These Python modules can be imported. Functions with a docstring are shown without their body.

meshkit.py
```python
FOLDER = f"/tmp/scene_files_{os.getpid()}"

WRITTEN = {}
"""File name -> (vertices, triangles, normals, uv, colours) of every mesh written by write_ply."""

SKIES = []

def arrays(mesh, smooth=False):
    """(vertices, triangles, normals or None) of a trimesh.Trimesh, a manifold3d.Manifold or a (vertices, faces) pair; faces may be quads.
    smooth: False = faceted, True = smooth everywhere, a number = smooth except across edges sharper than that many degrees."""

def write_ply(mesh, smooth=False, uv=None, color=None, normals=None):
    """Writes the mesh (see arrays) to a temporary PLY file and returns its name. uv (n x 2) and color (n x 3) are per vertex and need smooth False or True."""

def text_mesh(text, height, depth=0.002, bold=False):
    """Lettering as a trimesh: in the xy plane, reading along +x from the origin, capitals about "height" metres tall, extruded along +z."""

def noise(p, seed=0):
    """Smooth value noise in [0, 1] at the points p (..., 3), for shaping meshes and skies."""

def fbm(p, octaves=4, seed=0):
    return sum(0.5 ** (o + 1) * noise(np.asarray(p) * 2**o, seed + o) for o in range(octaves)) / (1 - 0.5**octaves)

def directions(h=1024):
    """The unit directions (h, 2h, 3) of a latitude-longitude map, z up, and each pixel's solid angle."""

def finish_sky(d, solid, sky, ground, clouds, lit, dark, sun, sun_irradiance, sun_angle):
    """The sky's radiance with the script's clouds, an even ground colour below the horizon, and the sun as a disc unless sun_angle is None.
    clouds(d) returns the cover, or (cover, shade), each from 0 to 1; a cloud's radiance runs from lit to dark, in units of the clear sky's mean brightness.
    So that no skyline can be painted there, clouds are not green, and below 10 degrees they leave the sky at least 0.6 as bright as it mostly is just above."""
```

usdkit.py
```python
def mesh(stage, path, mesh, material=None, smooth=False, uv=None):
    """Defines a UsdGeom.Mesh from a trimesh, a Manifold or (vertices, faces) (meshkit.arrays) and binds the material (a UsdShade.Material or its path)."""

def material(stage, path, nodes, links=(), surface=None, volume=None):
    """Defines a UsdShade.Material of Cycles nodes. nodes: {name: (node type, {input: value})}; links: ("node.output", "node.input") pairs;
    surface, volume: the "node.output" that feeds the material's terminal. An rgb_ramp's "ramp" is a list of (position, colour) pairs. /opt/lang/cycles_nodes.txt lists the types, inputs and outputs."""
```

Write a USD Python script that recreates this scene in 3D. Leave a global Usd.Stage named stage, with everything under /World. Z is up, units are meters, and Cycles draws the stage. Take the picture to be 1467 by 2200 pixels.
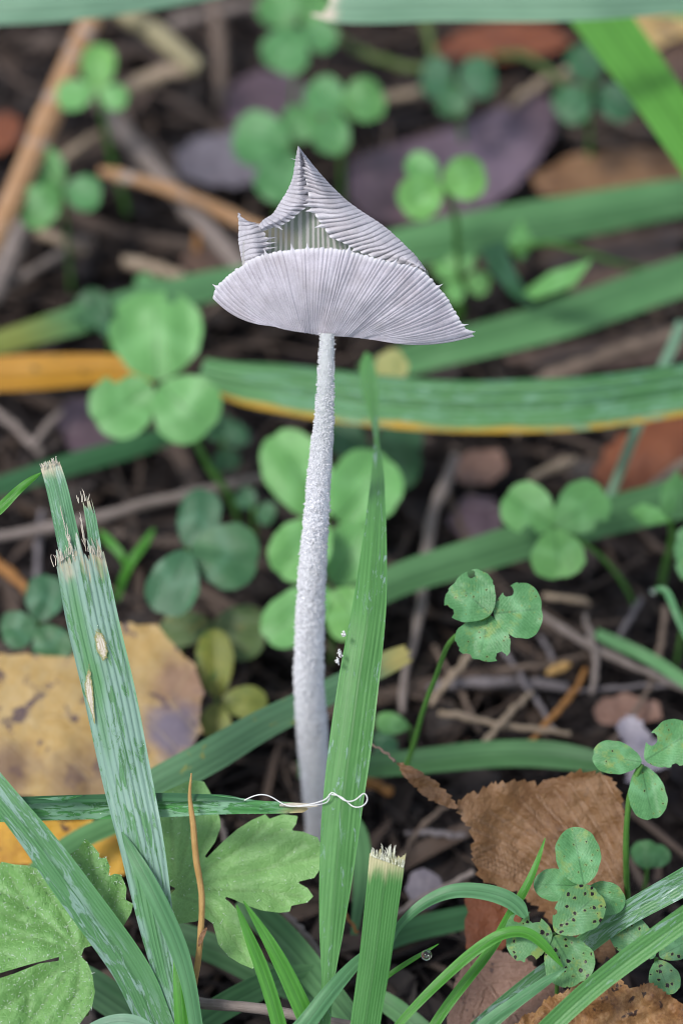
import math, numpy as np, trimesh, usdkit, meshkit
import shapely
from shapely.geometry import Polygon, Point, LineString
from scipy.spatial import Delaunay
from scipy.interpolate import CubicSpline, PchipInterpolator
from pxr import Usd, UsdGeom, UsdLux, UsdShade, Gf, Sdf, Vt

stage = Usd.Stage.CreateInMemory()
UsdGeom.SetStageUpAxis(stage, 'Z'); UsdGeom.SetStageMetersPerUnit(stage, 1.0)
World = UsdGeom.Xform.Define(stage, '/World'); stage.SetDefaultPrim(World.GetPrim())
stage.DefinePrim('/World/Looks', 'Scope')

# ------------------------------------------------------------------ camera, sky, light
FOC = 45.0                 # cm to the plane of focus (the cap)
PXC = 0.0065               # cm per photo pixel there
PITCH = math.radians(42)
CAM_H = 38.6               # cm above the ground
EXPOSURE = 1.0
FSTOP = 11.5
SUN_EL, SUN_AZ = math.radians(56), math.radians(232)   # soft overcast light from the left, over the camera's shoulder
FWD = np.array([0, math.cos(PITCH), -math.sin(PITCH)]); UP = np.array([0, math.sin(PITCH), math.cos(PITCH)]); RT = np.array([1.0, 0, 0])

def ray(px, py):
    px, py = np.asarray(px, float), np.asarray(py, float)
    a, b = (px - 733.5) * PXC / FOC, (1100 - py) * PXC / FOC
    return FWD + a[..., None] * RT + b[..., None] * UP
_b = ray(680, 1790)
CAM = np.array([0, 0, CAM_H]); _hit = CAM + _b * (CAM_H / -_b[2]); CAM = CAM - np.array([_hit[0], _hit[1], 0])
def zh(py, h=0.0):         # distance along the view at which a pixel row meets height h
    return (CAM_H - h) / -(ray(np.zeros_like(np.asarray(py, float)), py)[..., 2])
def P(px, py, z):          # point at depth z
    return CAM + ray(px, py) * np.asarray(z, float)[..., None]
def PH(px, py, h=0.0):
    return P(px, py, zh(py, h))

cam = UsdGeom.Camera.Define(stage, '/World/camera')
cam.CreateFocalLengthAttr(100.0); cam.CreateHorizontalApertureAttr(100.0 * 1467 * PXC / FOC)
cam.CreateFStopAttr(FSTOP); cam.CreateFocusDistanceAttr(FOC * 0.01 + 0.001)
cam.CreateClippingRangeAttr(Gf.Vec2f(0.01, 100.0)); cam.CreateExposureAttr(EXPOSURE)
m4 = Gf.Matrix4d(1); 
for i, r in enumerate((RT, UP, -FWD)): m4.SetRow(i, Gf.Vec4d(*r, 0))
m4.SetRow(3, Gf.Vec4d(*(CAM * 0.01), 1)); cam.AddTransformOp().Set(m4)

class Ref(str): pass
class G:
    def __init__(s): s.nodes, s.links, s.k = {}, [], 0
    def n(s, kind, out=None, **inp):
        s.k += 1; nm = f'n{s.k}'; vals = {}
        for k, v in inp.items():
            if isinstance(v, Ref): s.links.append((str(v), f'{nm}.{k}'))
            else: vals[k] = v
        s.nodes[nm] = (kind, vals)
        return lambda o: Ref(f'{nm}.{o}')
    def math(s, op, a, b=0.5, c=0.0, clamp=False): return s.n('math', math_type=op, value1=a, value2=b, value3=c, use_clamp=clamp)('value')
    def mix(s, fac, a, b, kind='mix'): return s.n('mix', mix_type=kind, fac=fac, color1=a, color2=b)('color')
    def noise(s, vec, scale, detail=3, rough=0.55, dist=0.0): return s.n('noise_texture', vector=vec, scale=scale, detail=detail, roughness=rough, distortion=dist)('fac')
    def step(s, x, lo, hi): return s.n('map_range', range_type='smoothstep', value=x, from_min=lo, from_max=hi, to_min=0.0, to_max=1.0, clamp=True)('result')
    def ramp(s, fac, stops): return s.n('rgb_ramp', ramp=stops, fac=fac)('color')
    def map(s, vec, scale): return s.n('mapping', vector=vec, scale=scale)('vector')
    def make(s, name, surface): return usdkit.material(stage, f'/World/Looks/{name}', s.nodes, s.links, surface=str(surface))

g = G()
sky = g.n('sky_texture', sky_type='single_scattering', sun_disc=False, sun_elevation=SUN_EL, sun_rotation=SUN_AZ, aerosol_density=2.0)('color')
gen = g.n('texture_coordinate')('generated')
cl = g.noise(gen, 2.2, 5, 0.6, 0.3)
bw = g.n('rgb_to_bw', color=sky)('val')
grey = g.n('combine_color', r=g.math('multiply', bw, 0.98), g=g.math('multiply', bw, 1.0), b=g.math('multiply', bw, 1.10))('color')
skyc = g.mix(g.math('multiply_add', g.step(cl, 0.25, 0.6), 0.30, 0.28), sky, grey)
bg = g.n('background_shader', color=skyc, strength=0.125)('background')
skym = g.make('sky_look', bg)
dome = UsdLux.DomeLight.Define(stage, '/World/sky'); UsdShade.MaterialBindingAPI.Apply(dome.GetPrim()).Bind(skym)
dome.GetPrim().SetCustomDataByKey('kind', 'structure')
sun = UsdLux.DistantLight.Define(stage, '/World/sun'); sun.CreateIntensityAttr(0.4); sun.CreateAngleAttr(14.0); sun.CreateNormalizeAttr(True); sun.CreateColorAttr(Gf.Vec3f(1.0, 0.97, 0.93))
sd = np.array([math.cos(SUN_EL) * math.sin(SUN_AZ), math.cos(SUN_EL) * math.cos(SUN_AZ), math.sin(SUN_EL)])
zx = np.cross([0, 0, 1], sd); zx /= np.linalg.norm(zx); zy = np.cross(sd, zx)
ms = Gf.Matrix4d(1)
for i, r in enumerate((zx, zy, sd)): ms.SetRow(i, Gf.Vec4d(*r, 0))
sun.AddTransformOp().Set(ms)

# ------------------------------------------------------------------ helpers
used = {}
def uniq(parent, name):
    k = (str(parent), name); c = used.get(k, -1) + 1; used[k] = c
    return f'{parent}/{name}' if c == 0 else f'{parent}/{name}_{c:03d}'
def tag(p, label=None, cat=None, group=None, kind=None):
    for k, v in (('label', label), ('category', cat), ('group', group), ('kind', kind)):
        if v: p.SetCustomDataByKey(k, v)
class Thing:
    def __init__(s, name, label, cat, base, group=None, kind=None):
        s.path = uniq('/World', name); s.base = np.asarray(base, float)
        x = UsdGeom.Xform.Define(stage, s.path); x.AddTranslateOp().Set(Gf.Vec3d(*(s.base * 0.01)))
        tag(x.GetPrim(), label, cat, group, kind)
def put(path, m, mat, base, smooth):
    v, f, data = m['v'], m['f'], m
    prim = usdkit.mesh(stage, path, ((v - base) * 0.01, f), mat, smooth=smooth, uv=data.get('st'))
    if data.get('bl') is not None:
        UsdGeom.PrimvarsAPI(prim).CreatePrimvar('bl', Sdf.ValueTypeNames.Float3Array, 'vertex').Set(Vt.Vec3fArray.FromNumpy(np.asarray(data['bl'], np.float32)))
    return prim
def part(t, name, m, mat, label=None, kind=None, parent=None, smooth=True):
    path = uniq(parent or t.path, name); p = put(path, m, mat, t.base, smooth)
    tag(p.GetPrim(), label, None, None, kind); return path
def solo(name, m, mat, label, cat, group=None, kind=None, smooth=True, base=None):
    path = uniq('/World', name); b = np.asarray(base if base is not None else m['v'][np.argmin(m['v'][:, 2])], float)
    p = put(path, m, mat, b, smooth); p.AddTranslateOp().Set(Gf.Vec3d(*(b * 0.01)))
    tag(p.GetPrim(), label, cat, group, kind); return path
def curves(path, lines, widths, mat, base):
    c = UsdGeom.BasisCurves.Define(stage, path)
    pts = (np.concatenate(lines) - base) * 0.01
    c.CreatePointsAttr(Vt.Vec3fArray.FromNumpy(pts.astype(np.float32))); c.CreateCurveVertexCountsAttr(Vt.IntArray([len(l) for l in lines]))
    c.CreateTypeAttr('linear'); w = np.asarray(widths, np.float32) * 0.01
    c.CreateWidthsAttr(Vt.FloatArray.FromNumpy(w)); c.SetWidthsInterpolation('vertex')
    UsdShade.MaterialBindingAPI.Apply(c.GetPrim()).Bind(mat); return c

def grid_faces(n, m, wrap=False):
    i, j = np.meshgrid(np.arange(n - 1), np.arange(m if wrap else m - 1), indexing='ij')
    j2 = (j + 1) % m
    q = np.stack([i * m + j, i * m + j2, (i + 1) * m + j2, (i + 1) * m + j], -1).reshape(-1, 4)
    return np.vstack([q[:, [0, 1, 2]], q[:, [0, 2, 3]]])
def path_of(pts):
    a = np.asarray(pts, float); d = np.r_[0, np.cumsum(np.hypot(*np.diff(a[:, :2], axis=0).T))]; d /= d[-1]
    f = CubicSpline(d, a[:, :2], bc_type='natural') if len(a) > 2 else PchipInterpolator(d, a[:, :2])
    r = PchipInterpolator(d, a[:, 2:]) if a.shape[1] > 2 else None
    return f, r
seed_ctr = [7]
def rnd():
    seed_ctr[0] += 1; return np.random.default_rng(seed_ctr[0])

def blade(pts, mode='h', n=44, m=11, fold=0.18, roll=0.0, ridge=(7, 0.003), wob=0.02, tear=None, tear0=None, cup=0.0, thick=0.0):
    """A leaf blade along (px, py, width px, height or depth) stations, as a grid with a keel and fine parallel ridges."""
    f, r = path_of(pts); g_ = rnd()
    s = np.linspace(0, 1, n)[:, None] * np.ones(m); v = np.linspace(-1, 1, m)
    if tear:
        j = np.repeat(g_.random(m // 2 + 1), 2)[:m] * 0.75 + g_.random(m) * 0.25
        s = s * (1 - tear * j[None, :])
    if tear0:
        j = np.repeat(g_.random(m // 2 + 1), 2)[:m]; s = tear0 * j[None] + s * (1 - tear0 * j[None])
    c = f(s); e = 1e-3; t = f(np.minimum(s + e, 1)) - f(np.maximum(s - e, 0)); t /= np.linalg.norm(t, axis=-1, keepdims=True) + 1e-12
    wk = r(s); w, k = wk[..., 0], wk[..., 1]
    nx = np.stack([-t[..., 1], t[..., 0]], -1)
    p = c + nx * (v[None, :, None] * w[..., None] / 2)
    z = zh(c[..., 1], k) if mode == 'h' else FOC + k
    hw = w / 2 * PXC * z / FOC
    z = z + hw * (fold * (np.abs(v) - 0.5) + cup * (v ** 2 - .5) + roll * v) + hw * ridge[1] * 4 * np.cos(np.pi * ridge[0] * v)
    q = g_.random() * 50
    z = z + wob * (meshkit.noise(np.stack([s * 6 + q, v[None] * 0.8 + 0 * s, 0 * s], -1)) - .5) * 2
    V = P(p[..., 0], p[..., 1], z)
    L = np.linalg.norm(np.diff(V, axis=0), axis=-1).mean(1).sum()
    st = np.stack([v[None] * hw, s * L], -1).reshape(-1, 2)
    bl = np.stack([v[None] + 0 * s, s, hw], -1).reshape(-1, 3)
    return dict(v=V.reshape(-1, 3), f=grid_faces(n, m), st=st, bl=bl)

def tube(P3, R, sides=8, cap=True):
    P3 = np.asarray(P3, float); R = np.broadcast_to(R, (len(P3),))
    t = np.gradient(P3, axis=0); t /= np.linalg.norm(t, axis=1, keepdims=True) + 1e-12
    a = np.cross(t, FWD + 0.13 * RT); a /= np.linalg.norm(a, axis=1, keepdims=True) + 1e-12; b = np.cross(t, a)
    th = np.arange(sides) * 2 * np.pi / sides
    V = P3[:, None] + R[:, None, None] * (np.cos(th)[None, :, None] * a[:, None] + np.sin(th)[None, :, None] * b[:, None])
    n = len(P3); F = grid_faces(n, sides, True); V = V.reshape(-1, 3)
    L = np.r_[0, np.cumsum(np.linalg.norm(np.diff(P3, axis=0), axis=1))]
    st = np.stack([np.tile(th, n), np.repeat(L, sides)], -1); bl = np.stack([np.tile(np.cos(th), n), np.repeat(L / max(L[-1], 1e-9), sides), np.repeat(R, sides)], -1)
    if cap:
        for end, i0 in ((0, 0), (1, (n - 1) * sides)):
            V = np.vstack([V, P3[-1 if end else 0]]); c = len(V) - 1; st = np.vstack([st, [0, 0]]); bl = np.vstack([bl, [0, end, R[-1 if end else 0]]])
            k = np.arange(sides); tri = np.stack([np.full(sides, c), i0 + k, i0 + (k + 1) % sides], -1)
            F = np.vstack([F, tri if end else tri[:, ::-1]])
    return dict(v=V, f=F, st=st, bl=bl)
def stalk(pts, mode='h', n=30, sides=8, knots=(), rough=0.24, flat=None):
    """A round stalk or twig along (px, py, width px, height or depth)."""
    f, r = path_of(pts); s = np.linspace(0, 1, n); c = f(s); wk = r(s); g_ = rnd()
    z = zh(c[:, 1], wk[:, 1]) if mode == 'h' else FOC + wk[:, 1]
    R = wk[:, 0] / 2 * PXC * z / FOC
    R = R * (1 + rough * (meshkit.noise(np.stack([s * 14 + g_.random() * 40, 0 * s, 0 * s], -1)) - .5) * 2)
    P3 = P(c[:, 0], c[:, 1], z) + (meshkit.noise(np.stack([np.repeat(s[:, None] * 7 + g_.random() * 40, 3, 1)[:, k] + 9 * k for k in range(3)], -1)[:, None, :] + np.eye(3) * 5) - .5) * rough * 0.25
    for k, amt in knots: R = R * (1 + amt * np.exp(-((s - k) / 0.02) ** 2))
    return tube(P3, R, sides)
def merge(ms):
    V, F, S, B, o = [], [], [], [], 0
    for m in ms:
        V.append(m['v']); F.append(m['f'] + o); o += len(m['v'])
        S.append(m.get('st', np.zeros((len(m['v']), 2)))); B.append(m.get('bl', np.zeros((len(m['v']), 3))))
    return dict(v=np.vstack(V), f=np.vstack(F), st=np.vstack(S), bl=np.vstack(B))

def sheet(poly, gsp, depth, bl):
    """A thin leaf from an outline: an even triangulation of the polygon laid at depth(x, y), carrying bl(x, y)."""
    if poly.geom_type != 'Polygon': poly = max(poly.geoms, key=lambda q: q.area)
    g_ = rnd(); rings = [poly.exterior] + list(poly.interiors); B = []
    for r in rings:
        c = np.asarray(r.coords)[:-1]; out = []
        for a, b in zip(c, np.roll(c, -1, 0)):
            k = max(1, int(np.hypot(*(b - a)) / (gsp * 0.75))); out += [a + (b - a) * i / k for i in range(k)]
        B.append(np.array(out))
    B = np.vstack(B); x0, y0, x1, y1 = poly.bounds
    X, Y = np.meshgrid(np.arange(x0, x1 + gsp, gsp), np.arange(y0, y1 + gsp, gsp * 0.87)); X = X + (np.arange(len(X)) % 2)[:, None] * gsp / 2
    I = np.stack([X.ravel(), Y.ravel()], -1) + (g_.random((X.size, 2)) - .5) * gsp * 0.25
    inner = poly.buffer(-gsp * 0.45)
    I = I[shapely.contains_xy(inner, I[:, 0], I[:, 1])] if not inner.is_empty else I[:0]
    Q = np.vstack([B, I]); T = Delaunay(Q).simplices; C = Q[T].mean(1)
    T = T[shapely.contains_xy(poly, C[:, 0], C[:, 1])]
    e = Q[T]; ar = np.cross(e[:, 1] - e[:, 0], e[:, 2] - e[:, 0]); T = np.where((ar > 0)[:, None], T[:, ::-1], T); T = T[np.abs(ar) > 1e-6]
    return dict(v=P(Q[:, 0], Q[:, 1], depth(Q[:, 0], Q[:, 1])), f=T, bl=bl(Q[:, 0], Q[:, 1]), st=Q / 100)

def serrate(pts, size, amp, g_, lean=0.3):
    """Adds leaf teeth along a closed px outline."""
    ring = LineString(list(pts) + [pts[0]]); L = ring.length; out = []; d = 0.0
    while d < L:
        st = size * (0.35 + 1.1 * g_.random() ** 1.5); a = np.array(ring.interpolate(d).coords[0]); b = np.array(ring.interpolate(min(d + st, L)).coords[0])
        t = b - a; nrm = np.array([t[1], -t[0]]) / (np.hypot(*t) + 1e-9)
        out += [a, a + t * (0.5 + lean) + nrm * amp * (0.15 + 1.1 * g_.random()) * min(1.0, st / size + .2)]; d += st
    p = Polygon(out); return p if p.is_valid else p.buffer(0)

def bitten(poly, bites, g_):
    for x, y, r in bites:
        th = np.linspace(0, 2 * np.pi, 14)[:-1]; rr = r * (0.85 + 0.3 * g_.random(13))
        poly = poly.difference(Polygon(np.stack([x + rr * np.cos(th), y + rr * np.sin(th)], -1)))
    return poly if poly.geom_type == 'Polygon' else max(poly.geoms, key=lambda q: q.area)

def leaflet(bx, by, tx, ty, w, h, tau=0.45, notch=0.03, bites=(), fold=0.10, mode='h', egg=0.12, cupz=0.0):
    g_ = rnd(); ax = np.array([tx - bx, ty - by], float); L = np.hypot(*ax); u = ax / L; nv = np.array([-u[1], u[0]])
    th = np.linspace(0, 2 * np.pi, 73)[:-1]; a = 0.5 - 0.5 * np.cos(th); b = np.sin(th) * (1 + egg * (2 * a - 1)) * np.maximum(a, 1e-4) ** 0.10
    a = a - notch * np.exp(-(b / 0.16) ** 2) * (a > 0.5)
    wv = 1 + 0.018 * np.sin(th * 7 + g_.random() * 6) + 0.012 * np.sin(th * 13 + g_.random() * 6)
    Q = np.array([bx, by]) + (a * L)[:, None] * u + (b * w / 2 * wv)[:, None] * nv
    poly = bitten(Polygon(Q).buffer(0), bites, g_)
    cy = by + ax[1] / 2; z0 = float(zh(cy, h)) if mode == 'h' else FOC + h
    hz = CAM_H - z0 * -float(ray(0, cy)[2]); q = g_.random(2) * 60; hw = w / 2 * PXC * z0 / FOC; ln = L * PXC * z0 / FOC
    def ab(x, y):
        d = np.stack([x - bx, y - by], -1); return d @ u / L, d @ nv / (w / 2)
    def depth(x, y):
        A, Bv = ab(x, y); z = z0 + tau * (zh(y, hz) - z0)
        z = z - fold * hw * 2 * (np.sqrt(Bv ** 2 + 0.01)) + 0.09 * ln * (A - .5) ** 2 * 2 + cupz * ln * (A ** 2 + Bv ** 2)
        z = z + 0.17 * hw * (meshkit.noise(np.stack([A * 2.2 + q[0], Bv * 1.7 + q[1], 0 * A], -1)) - .5) * 2
        return z
    def bl(x, y):
        A, Bv = ab(x, y); return np.stack([A, Bv, np.full_like(A, q[0])], -1)
    return sheet(poly, max(4.0, min(L, w) / 17), depth, bl)

# ------------------------------------------------------------------ materials
def finish(g, name, col, rough=0.5, spec=0.4, trans=0.25, tcol=None, bump=None, bstr=0.4, bdist=0.0003, extra=None):
    kw = dict(base_color=col, roughness=rough, specular_ior_level=spec)
    if bump is not None: kw['normal'] = g.n('bump', height=bump, strength=bstr, distance=bdist)('normal')
    if extra: kw.update(extra)
    b = g.n('principled_bsdf', **kw)('BSDF')
    if trans:
        t = g.n('translucent_bsdf', color=tcol if tcol is not None else col)('BSDF')
        b = g.n('mix_closure', fac=trans, closure1=b, closure2=t)('closure')
    return g.make(name, b)
def grass_mat(name, c0, c1, tip=None, tip_at=(0.8, 0.97), base=None, base_at=(0.25, 0.05), edge=None, wet=0.0, spots=None, lines=11.0, rough=0.42, trans=0.22, line_amt=0.35, film=(0.24, 0.37, 0.31), spot_thr=0.71, edge_amt=0.5):
    g = G(); at = g.n('attribute', attribute='bl')('vector'); sx = g.n('separate_xyz', vector=at); u, t = sx('x'), sx('y')
    uv = g.n('uvmap', attribute='st')('UV'); rn = g.n('object_info')('random')
    off = g.n('combine_xyz', x=g.math('multiply', rn, 37.0), y=g.math('multiply', rn, 91.0), z=rn)('vector')
    vec = g.n('vector_math', math_type='add', vector1=uv, vector2=off)('vector')
    streak = g.noise(g.map(vec, (26, 0.9, 1)), 1.0, 4, 0.6); blot = g.noise(g.map(vec, (3, 1.2, 1)), 1.0, 3, 0.55)
    f = g.math('multiply_add', streak, 0.55, g.math('multiply', blot, 0.45))
    col = g.ramp(f, [(0.30, c0), (0.68, c1)])
    ux = g.n('separate_xyz', vector=uv)('x')
    ln = g.math('multiply_add', g.math('sine', g.math('multiply', ux, lines * 6.283)), 0.5, 0.5)
    col = g.mix(g.math('multiply', ln, line_amt), col, tuple(x * 1.45 for x in c1))
    au = g.math('absolute', u)
    mid = g.math('subtract', 1.0, g.step(au, 0.0, 0.13)); col = g.mix(g.math('multiply', mid, 0.55), col, tuple(x * 0.75 for x in c0))
    rim = g.step(au, 0.90, 1.0); col = g.mix(g.math('multiply', rim, 0.35), col, tuple(x * 1.6 for x in c1))
    if edge:
        e = g.step(g.math('multiply_add', g.noise(g.map(vec, (0.6, 0.9, 1)), 1.0, 3, 0.6), edge_amt, u), 0.90, 1.12); col = g.mix(e, col, edge)
    nz = g.noise(g.map(vec, (7, 1.5, 1)), 1.0, 3)
    if tip:
        e = g.step(g.math('multiply_add', nz, 0.12, g.math('subtract', t, 0.06)), *tip_at); col = g.mix(e, col, tip)
    if base:
        e = g.math('subtract', 1.0, g.step(g.math('multiply_add', nz, 0.12, g.math('subtract', t, 0.06)), base_at[1], base_at[0])); col = g.mix(e, col, base)
    if spots:
        sp = g.step(g.noise(g.map(vec, (5.5, 3.5, 1)), 1.0, 3, 0.6), spot_thr, spot_thr + 0.05); col = g.mix(sp, col, spots)
    rgh = rough
    if wet:
        w1 = g.noise(g.map(vec, (11, 1.8, 1)), 1.0, 8, 0.72, 1.0); wm = g.math('multiply', g.step(w1, 0.525 - wet * 0.09, 0.565 - wet * 0.09), g.step(g.noise(g.map(vec, (2.2, .35, 1)), 1.0, 2), 0.36, 0.52))
        col = g.mix(g.math('multiply', wm, 0.8), col, film); rgh = g.math('multiply_add', wm, -0.12, rough)
    h = g.math('add', g.math('multiply', ln, 0.35), g.math('multiply', g.noise(g.map(vec, (60, 30, 1)), 1.0, 2), 0.5))
    if wet: h = g.math('add', h, g.math('multiply', wm, 0.5))
    return finish(g, name, col, rgh, 0.45 if wet > 0 else 0.28, trans, bump=h, bstr=0.5, bdist=0.0002)
def clover_mat(name, c0, c1, mid=None, spots=0.0, yel=None, rough=0.42, trans=0.3, pale=0.25, yel_at=(0.55, 0.7)):
    g = G(); at = g.n('attribute', attribute='bl')('vector'); sx = g.n('separate_xyz', vector=at); a, b, q = sx('x'), sx('y'), sx('z')
    pos = g.n('geometry')('position'); vec = g.n('combine_xyz', x=a, y=b, z=q)('vector')
    f = g.math('multiply_add', g.noise(pos, 260.0, 4, 0.6), 0.45, g.math('multiply', g.noise(pos, 1900.0, 4, 0.7), 0.55))
    col = g.ramp(f, [(0.36, c0), (0.64, c1)])
    qr = g.math('fraction', g.math('multiply', q, 3.17)); col = g.mix(1.0, col, g.ramp(qr, [(0.0, (0.82, 0.85, 0.82)), (0.5, (1.0, 1.0, 0.97)), (1.0, (1.06, 1.0, 0.78))]), 'multiply')
    big = g.step(g.noise(vec, 1.7, 2), 0.3, 0.75); col = g.mix(g.math('multiply', big, 0.28), col, tuple(x * 0.62 for x in c0))
    ab = g.math('absolute', b)
    # side veins slanting from the midrib
    ph = g.math('multiply_add', ab, -0.55, a); vn = g.math('multiply_add', g.math('sine', g.math('multiply_add', ph, 82.0, g.math('multiply', g.noise(vec, 5.0), 5.0))), 0.5, 0.5)
    vn = g.math('power', vn, 4.0); col = g.mix(g.math('multiply', vn, 0.07), col, tuple(x * 1.7 for x in c1))
    wm = g.math('subtract', 1.0, g.step(ab, 0.012, 0.055)); wm = g.math('multiply', wm, g.math('subtract', 1.0, g.step(a, 0.6, 1.0)))
    col = g.mix(g.math('multiply', wm, 0.55), col, mid or tuple(x * 0.5 for x in c0))
    if pale:   # faint pale blotch on each leaflet, as white clover has
        r = g.step(g.math('add', g.math('absolute', g.math('subtract', g.math('multiply_add', ab, 0.3, a), 0.55)), g.math('multiply', g.noise(vec, 4.0), 0.16)), 0.25, 0.08)
        col = g.mix(g.math('multiply', r, pale), col, (c1[0] * 1.5, c1[1] * 1.35, c1[2] * 1.6))
    if yel:
        col = g.mix(g.step(g.noise(pos, 330.0, 4, 0.65), *yel_at), col, yel)
    if spots:
        vt = g.n('voronoi_texture', vector=g.n('vector_math', math_type='add', vector1=pos, vector2=g.n('vector_math', math_type='scale', vector1=g.n('noise_texture', vector=pos, scale=2600.0, detail=2.0)('color'), scale=0.0004)('vector'))('vector'), scale=1120.0, randomness=1.0)
        rs = g.n('separate_color', color=vt('color'))('r'); rd = g.math('multiply', g.math('power', rs, 0.9), spots * 1.45)
        dd = g.math('subtract', vt('distance'), rd); halo = g.math('multiply', g.math('subtract', 1.0, g.step(dd, 0.0, 0.22)), g.step(rs, 0.25, 0.4)); col = g.mix(g.math('multiply', halo, 0.45), col, (0.22, 0.27, 0.06))
        sm = g.math('multiply', g.math('subtract', 1.0, g.step(dd, -0.03, 0.03)), g.step(rs, 0.2, 0.3)); col = g.mix(sm, col, (0.012, 0.007, 0.010))
    h = g.math('add', g.math('multiply', vn, -0.10), g.math('multiply', g.noise(pos, 3200.0, 2), 0.6))
    return finish(g, name, col, rough, 0.35, trans, bump=h, bstr=0.5, bdist=0.0003)
def dead_mat(name, cols, scale=180.0, spot=None, spot_thr=0.62, rough=0.45, veins=None, trans=0.12, spec=0.45, spot_scale=330.0, vamt=0.45, fine=0.35, patch=()):
    g = G(); pos = g.n('geometry')('position'); at = g.n('attribute', attribute='bl')('vector'); sx = g.n('separate_xyz', vector=at)
    f = g.math('multiply_add', g.noise(pos, scale, 5, 0.62, 0.4), 1 - fine, g.math('multiply', g.noise(pos, scale * 9, 3, 0.6), fine))
    col = g.ramp(f, [(0.30 + 0.40 * i / (len(cols) - 1), c) for i, c in enumerate(cols)])
    if spot: col = g.mix(g.step(g.noise(pos, spot_scale, 4, 0.6, 0.3), spot_thr, spot_thr + 0.08), col, spot)
    for cx, cy, rad, pc, amt in patch:
        dd = g.n('vector_math', math_type='distance', vector1=g.n('combine_xyz', x=sx('y'), y=sx('z'), z=0.0)('vector'), vector2=(cx / 100, cy / 100, 0))('value')
        pm = g.step(g.math('multiply_add', g.noise(pos, 240.0, 4, 0.6), 1.2, g.math('divide', dd, rad / 100)), 2.0, 1.0); col = g.mix(g.math('multiply', pm, amt), col, pc)
    h = g.noise(pos, 1800.0, 4, 0.65)
    if veins:
        vm = g.math('subtract', 1.0, g.step(sx('x'), 0.0, 1.0)); col = g.mix(g.math('multiply', vm, vamt), col, veins); h = g.math('multiply_add', vm, 0.8, h)
    return finish(g, name, col, rough, spec, trans, bump=h, bstr=0.7, bdist=0.0005)
def straw_mat(name, c0, c1, rough=0.5, island=False, dark=None):
    g = G(); uv = g.n('uvmap', attribute='st')('UV'); pos = g.n('geometry')('position')
    s = g.noise(g.map(uv, (3.0, 1.2, 1)), 1.0, 4, 0.6); f = g.math('multiply_add', s, 0.5, g.math('multiply', g.noise(pos, 420.0, 4), 0.5))
    col = g.ramp(f, [(0.33, c0), (0.66, c1)])
    if dark: col = g.mix(g.step(g.noise(pos, 260.0, 3), 0.55, 0.68), col, dark)
    if island:
        r = g.n('geometry')('random_per_island'); col = g.mix(0.85, col, g.ramp(r, island))
    return finish(g, name, col, rough, 0.22, 0.0, bump=g.math('add', g.noise(g.map(uv, (9, 2, 1)), 1.0, 3), g.noise(pos, 2500.0, 2)), bstr=0.5, bdist=0.0003)

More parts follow.
